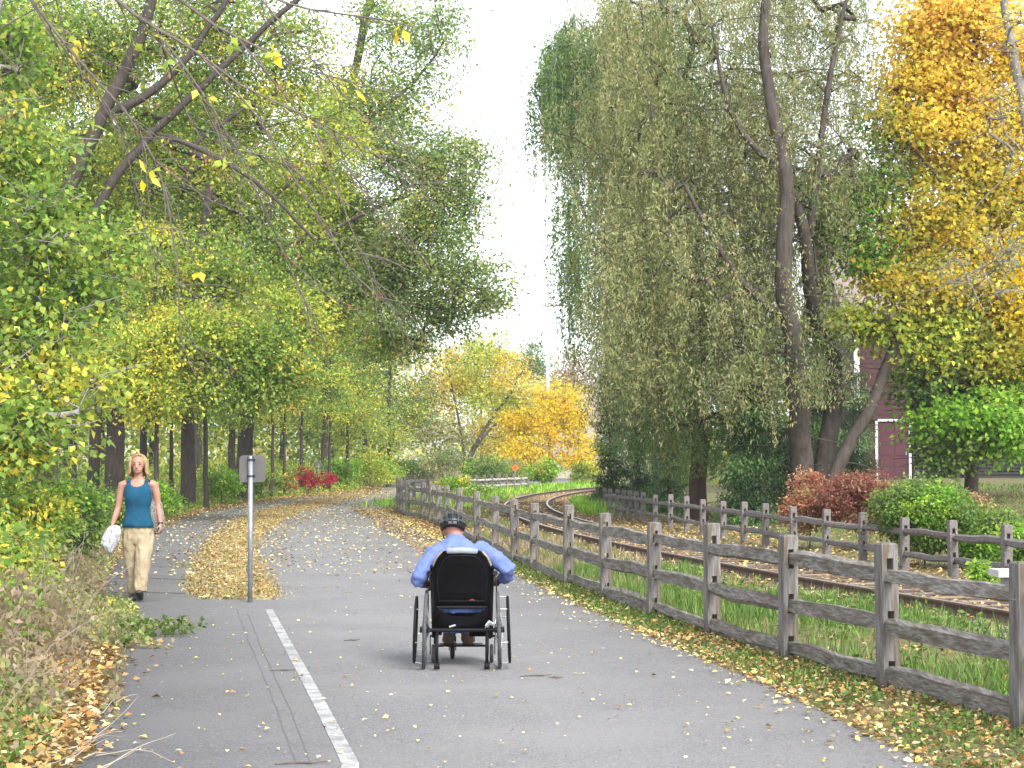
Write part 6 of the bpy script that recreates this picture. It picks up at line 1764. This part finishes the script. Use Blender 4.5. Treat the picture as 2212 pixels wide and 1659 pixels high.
# dry stems
ST = MB()
r2 = random.Random(9)
def stem(p, d, L, r, n=5, droop=0.1, wob=0.15):
    pts = [Vector(p)]; d = Vector(d).normalized()
    for k in range(n):
        pts.append(pts[-1] + d * L / n); d = (d + Vector((r2.gauss(0, wob), r2.gauss(0, wob), r2.gauss(0, wob) - droop * k / n))).normalized()
    ST.tube(pts, [r * (1 - 0.75 * i / n) for i in range(n + 1)], 4)
for _ in range(230):
    y = r2.uniform(11, 32); x = float(edge_x(edge_l, y)) - r2.uniform(0.3, 3.5)
    stem((x, y, float(gz(x, y))), (r2.gauss(0.1, 0.4), r2.gauss(0, 0.3), 1), r2.uniform(0.4, 1.1), 0.0045)
for _ in range(22):
    y = r2.uniform(9.6, 13.0); x = float(edge_x(edge_l, y)) - r2.uniform(-0.15, 1.0)
    stem((x, y, float(gz(x, y)) + 0.04), (r2.uniform(0.2, 1), r2.uniform(-0.2, 1), r2.uniform(0.0, 0.15)), r2.uniform(0.3, 0.7), 0.005, 6, 0.12, 0.18)
tag(ST.build('dry_stems', pm('dry_stem', (0.24, 0.20, 0.155), (0.34, 0.295, 0.245), 12, 0.85)), 'pale dry stems standing among the weeds on the left verge', 'stems', kind='stuff')

# twigs lying on the paving
M['stick'] = pm('stick', (0.08, 0.06, 0.05), (0.14, 0.11, 0.09), 20, 0.9)
for lab, px, py, L, a in [('thin dark stick lying on the path right of the wheelchair', 1158, 1462, 0.12, 0.1), ('short curved twig on the path beyond the thin dark stick', 1198, 1466, 0.05, -0.6), ('stick lying across the white line at the bottom edge', 650, 1652, 0.14, 0.05),
                          ('small twig lying beside the white line, halfway down', 610, 1450, 0.10, 0.1), ('pale thin stick on the verge edge at lower right', 1870, 1592, 0.09, 0.3), ('small twig left of the wheelchair on the path', 760, 1385, 0.07, 0.0)]:
    p = G(px, py, 0.022)
    s = thing('fallen_stick', lab, 'stick', p + Vector((0, 0, 0.006)), a, 'sticks lying on the path')
    MB().tube([(-L, 0, 0), (-L * 0.3, 0.02, 0.004), (L * 0.3, 0.01, 0.003), (L, 0.035, 0.006)], [0.004, 0.006, 0.006, 0.003], 6).build('stem', M['stick'], s)
    MB().tube([(L * 0.2, 0.012, 0.003), (L * 0.55, -0.03, 0.008)], [0.004, 0.002], 5).build('side_twig', M['stick'], s)

# ------------------------------------------------------------------ woods that close the view
def wood_mass(name, label, n, fn, pals, size):
    LV = Leaves()
    C, hmax = fn(n)
    k = len(C)
    D = rng.normal(size=(k, 3)); N = rng.normal(size=(k, 3)); N[:, 2] += 0.7
    q = np.sin(C[:, 0] * 0.55 + 1.7 * np.sin(C[:, 2] * 0.5)) + np.sin(C[:, 2] * 0.8 + C[:, 0] * 0.3) + rng.normal(size=k) * 0.7
    col = np.where((q > 0.5)[:, None], pal_pick(pals[0], k), np.where((q > -0.7)[:, None], pal_pick(pals[1], k), pal_pick(pals[2], k)))
    L = size * rng.uniform(0.6, 1.4, k)
    LV.add(C, D, N, L, L * 0.65, col * (1 + rng.normal(size=(k, 1)) * 0.2))
    tag(link(name, LV.mesh(name, M['leaf'])), label, 'woodland', kind='stuff')
def left_wood(n):
    y = rng.uniform(118, 165, n); x = rng.uniform(-58, -9.5, n) * (y / 150)
    h = np.interp(x, [-60, -30, -20, -12, -8], [22, 19, 15, 10, 8]) * (0.8 + 0.2 * np.sin(x * 0.7) * np.sin(y * 0.3 + x * 0.2))
    z = h * rng.random(n) ** 0.85
    keep = np.sin(x * 0.9 + np.sin(z * 0.6) * 2) + np.sin(z * 0.9 + y * 0.4) + rng.normal(size=n) * 0.6 > -0.9
    return np.stack([x, y, z], 1)[keep], h
wood_mass('far_woodland', 'mass of green and yellowing foliage closing the view on the left', 44000, left_wood, ('yelgrn', 'mixed', 'green'), 0.40)
def right_wood(n):
    y = rng.uniform(88, 120, n); x = rng.uniform(9, 48, n) * (y / 100)
    h = np.interp(x, [8, 14, 22, 50], [5, 8, 10, 14]) * (0.8 + 0.2 * np.sin(x * 0.6 + y * 0.2))
    z = h * rng.random(n)
    return np.stack([x, y, z], 1), h
wood_mass('far_woodland', 'dim green foliage beyond the lawn behind the red building', 16000, right_wood, ('green', 'dark', 'mixed'), 0.36)
def mid_wood(n):
    y = rng.uniform(200, 260, n); x = rng.uniform(-60, 45, n)
    h = 6.5 + 2.5 * np.sin(x * 0.45) + 1.5 * np.sin(x * 1.3 + y)
    return np.stack([x, y, h * rng.random(n)], 1), h
wood_mass('far_woodland', 'pale low tree line far beyond the bend', 26000, mid_wood, ('pale', 'yelgrn', 'russet'), 0.5)

# ------------------------------------------------------------------ soft autumn air
mh = bpy.data.materials.new('haze')
mh.use_nodes = True
nt = mh.node_tree
nt.nodes.clear()
ho = nt.nodes.new('ShaderNodeOutputMaterial')
pv = nt.nodes.new('ShaderNodeVolumePrincipled')
pv.inputs['Color'].default_value = (0.96, 0.97, 1.0, 1)
pv.inputs['Density'].default_value = 0.0004
pv.inputs['Anisotropy'].default_value = 0.2
nt.links.new(pv.outputs[0], ho.inputs['Volume'])
hz = MB().box((0, 130, 22), (12000, 12000, 48)).build('haze', mh)
tag(hz, kind='stuff')
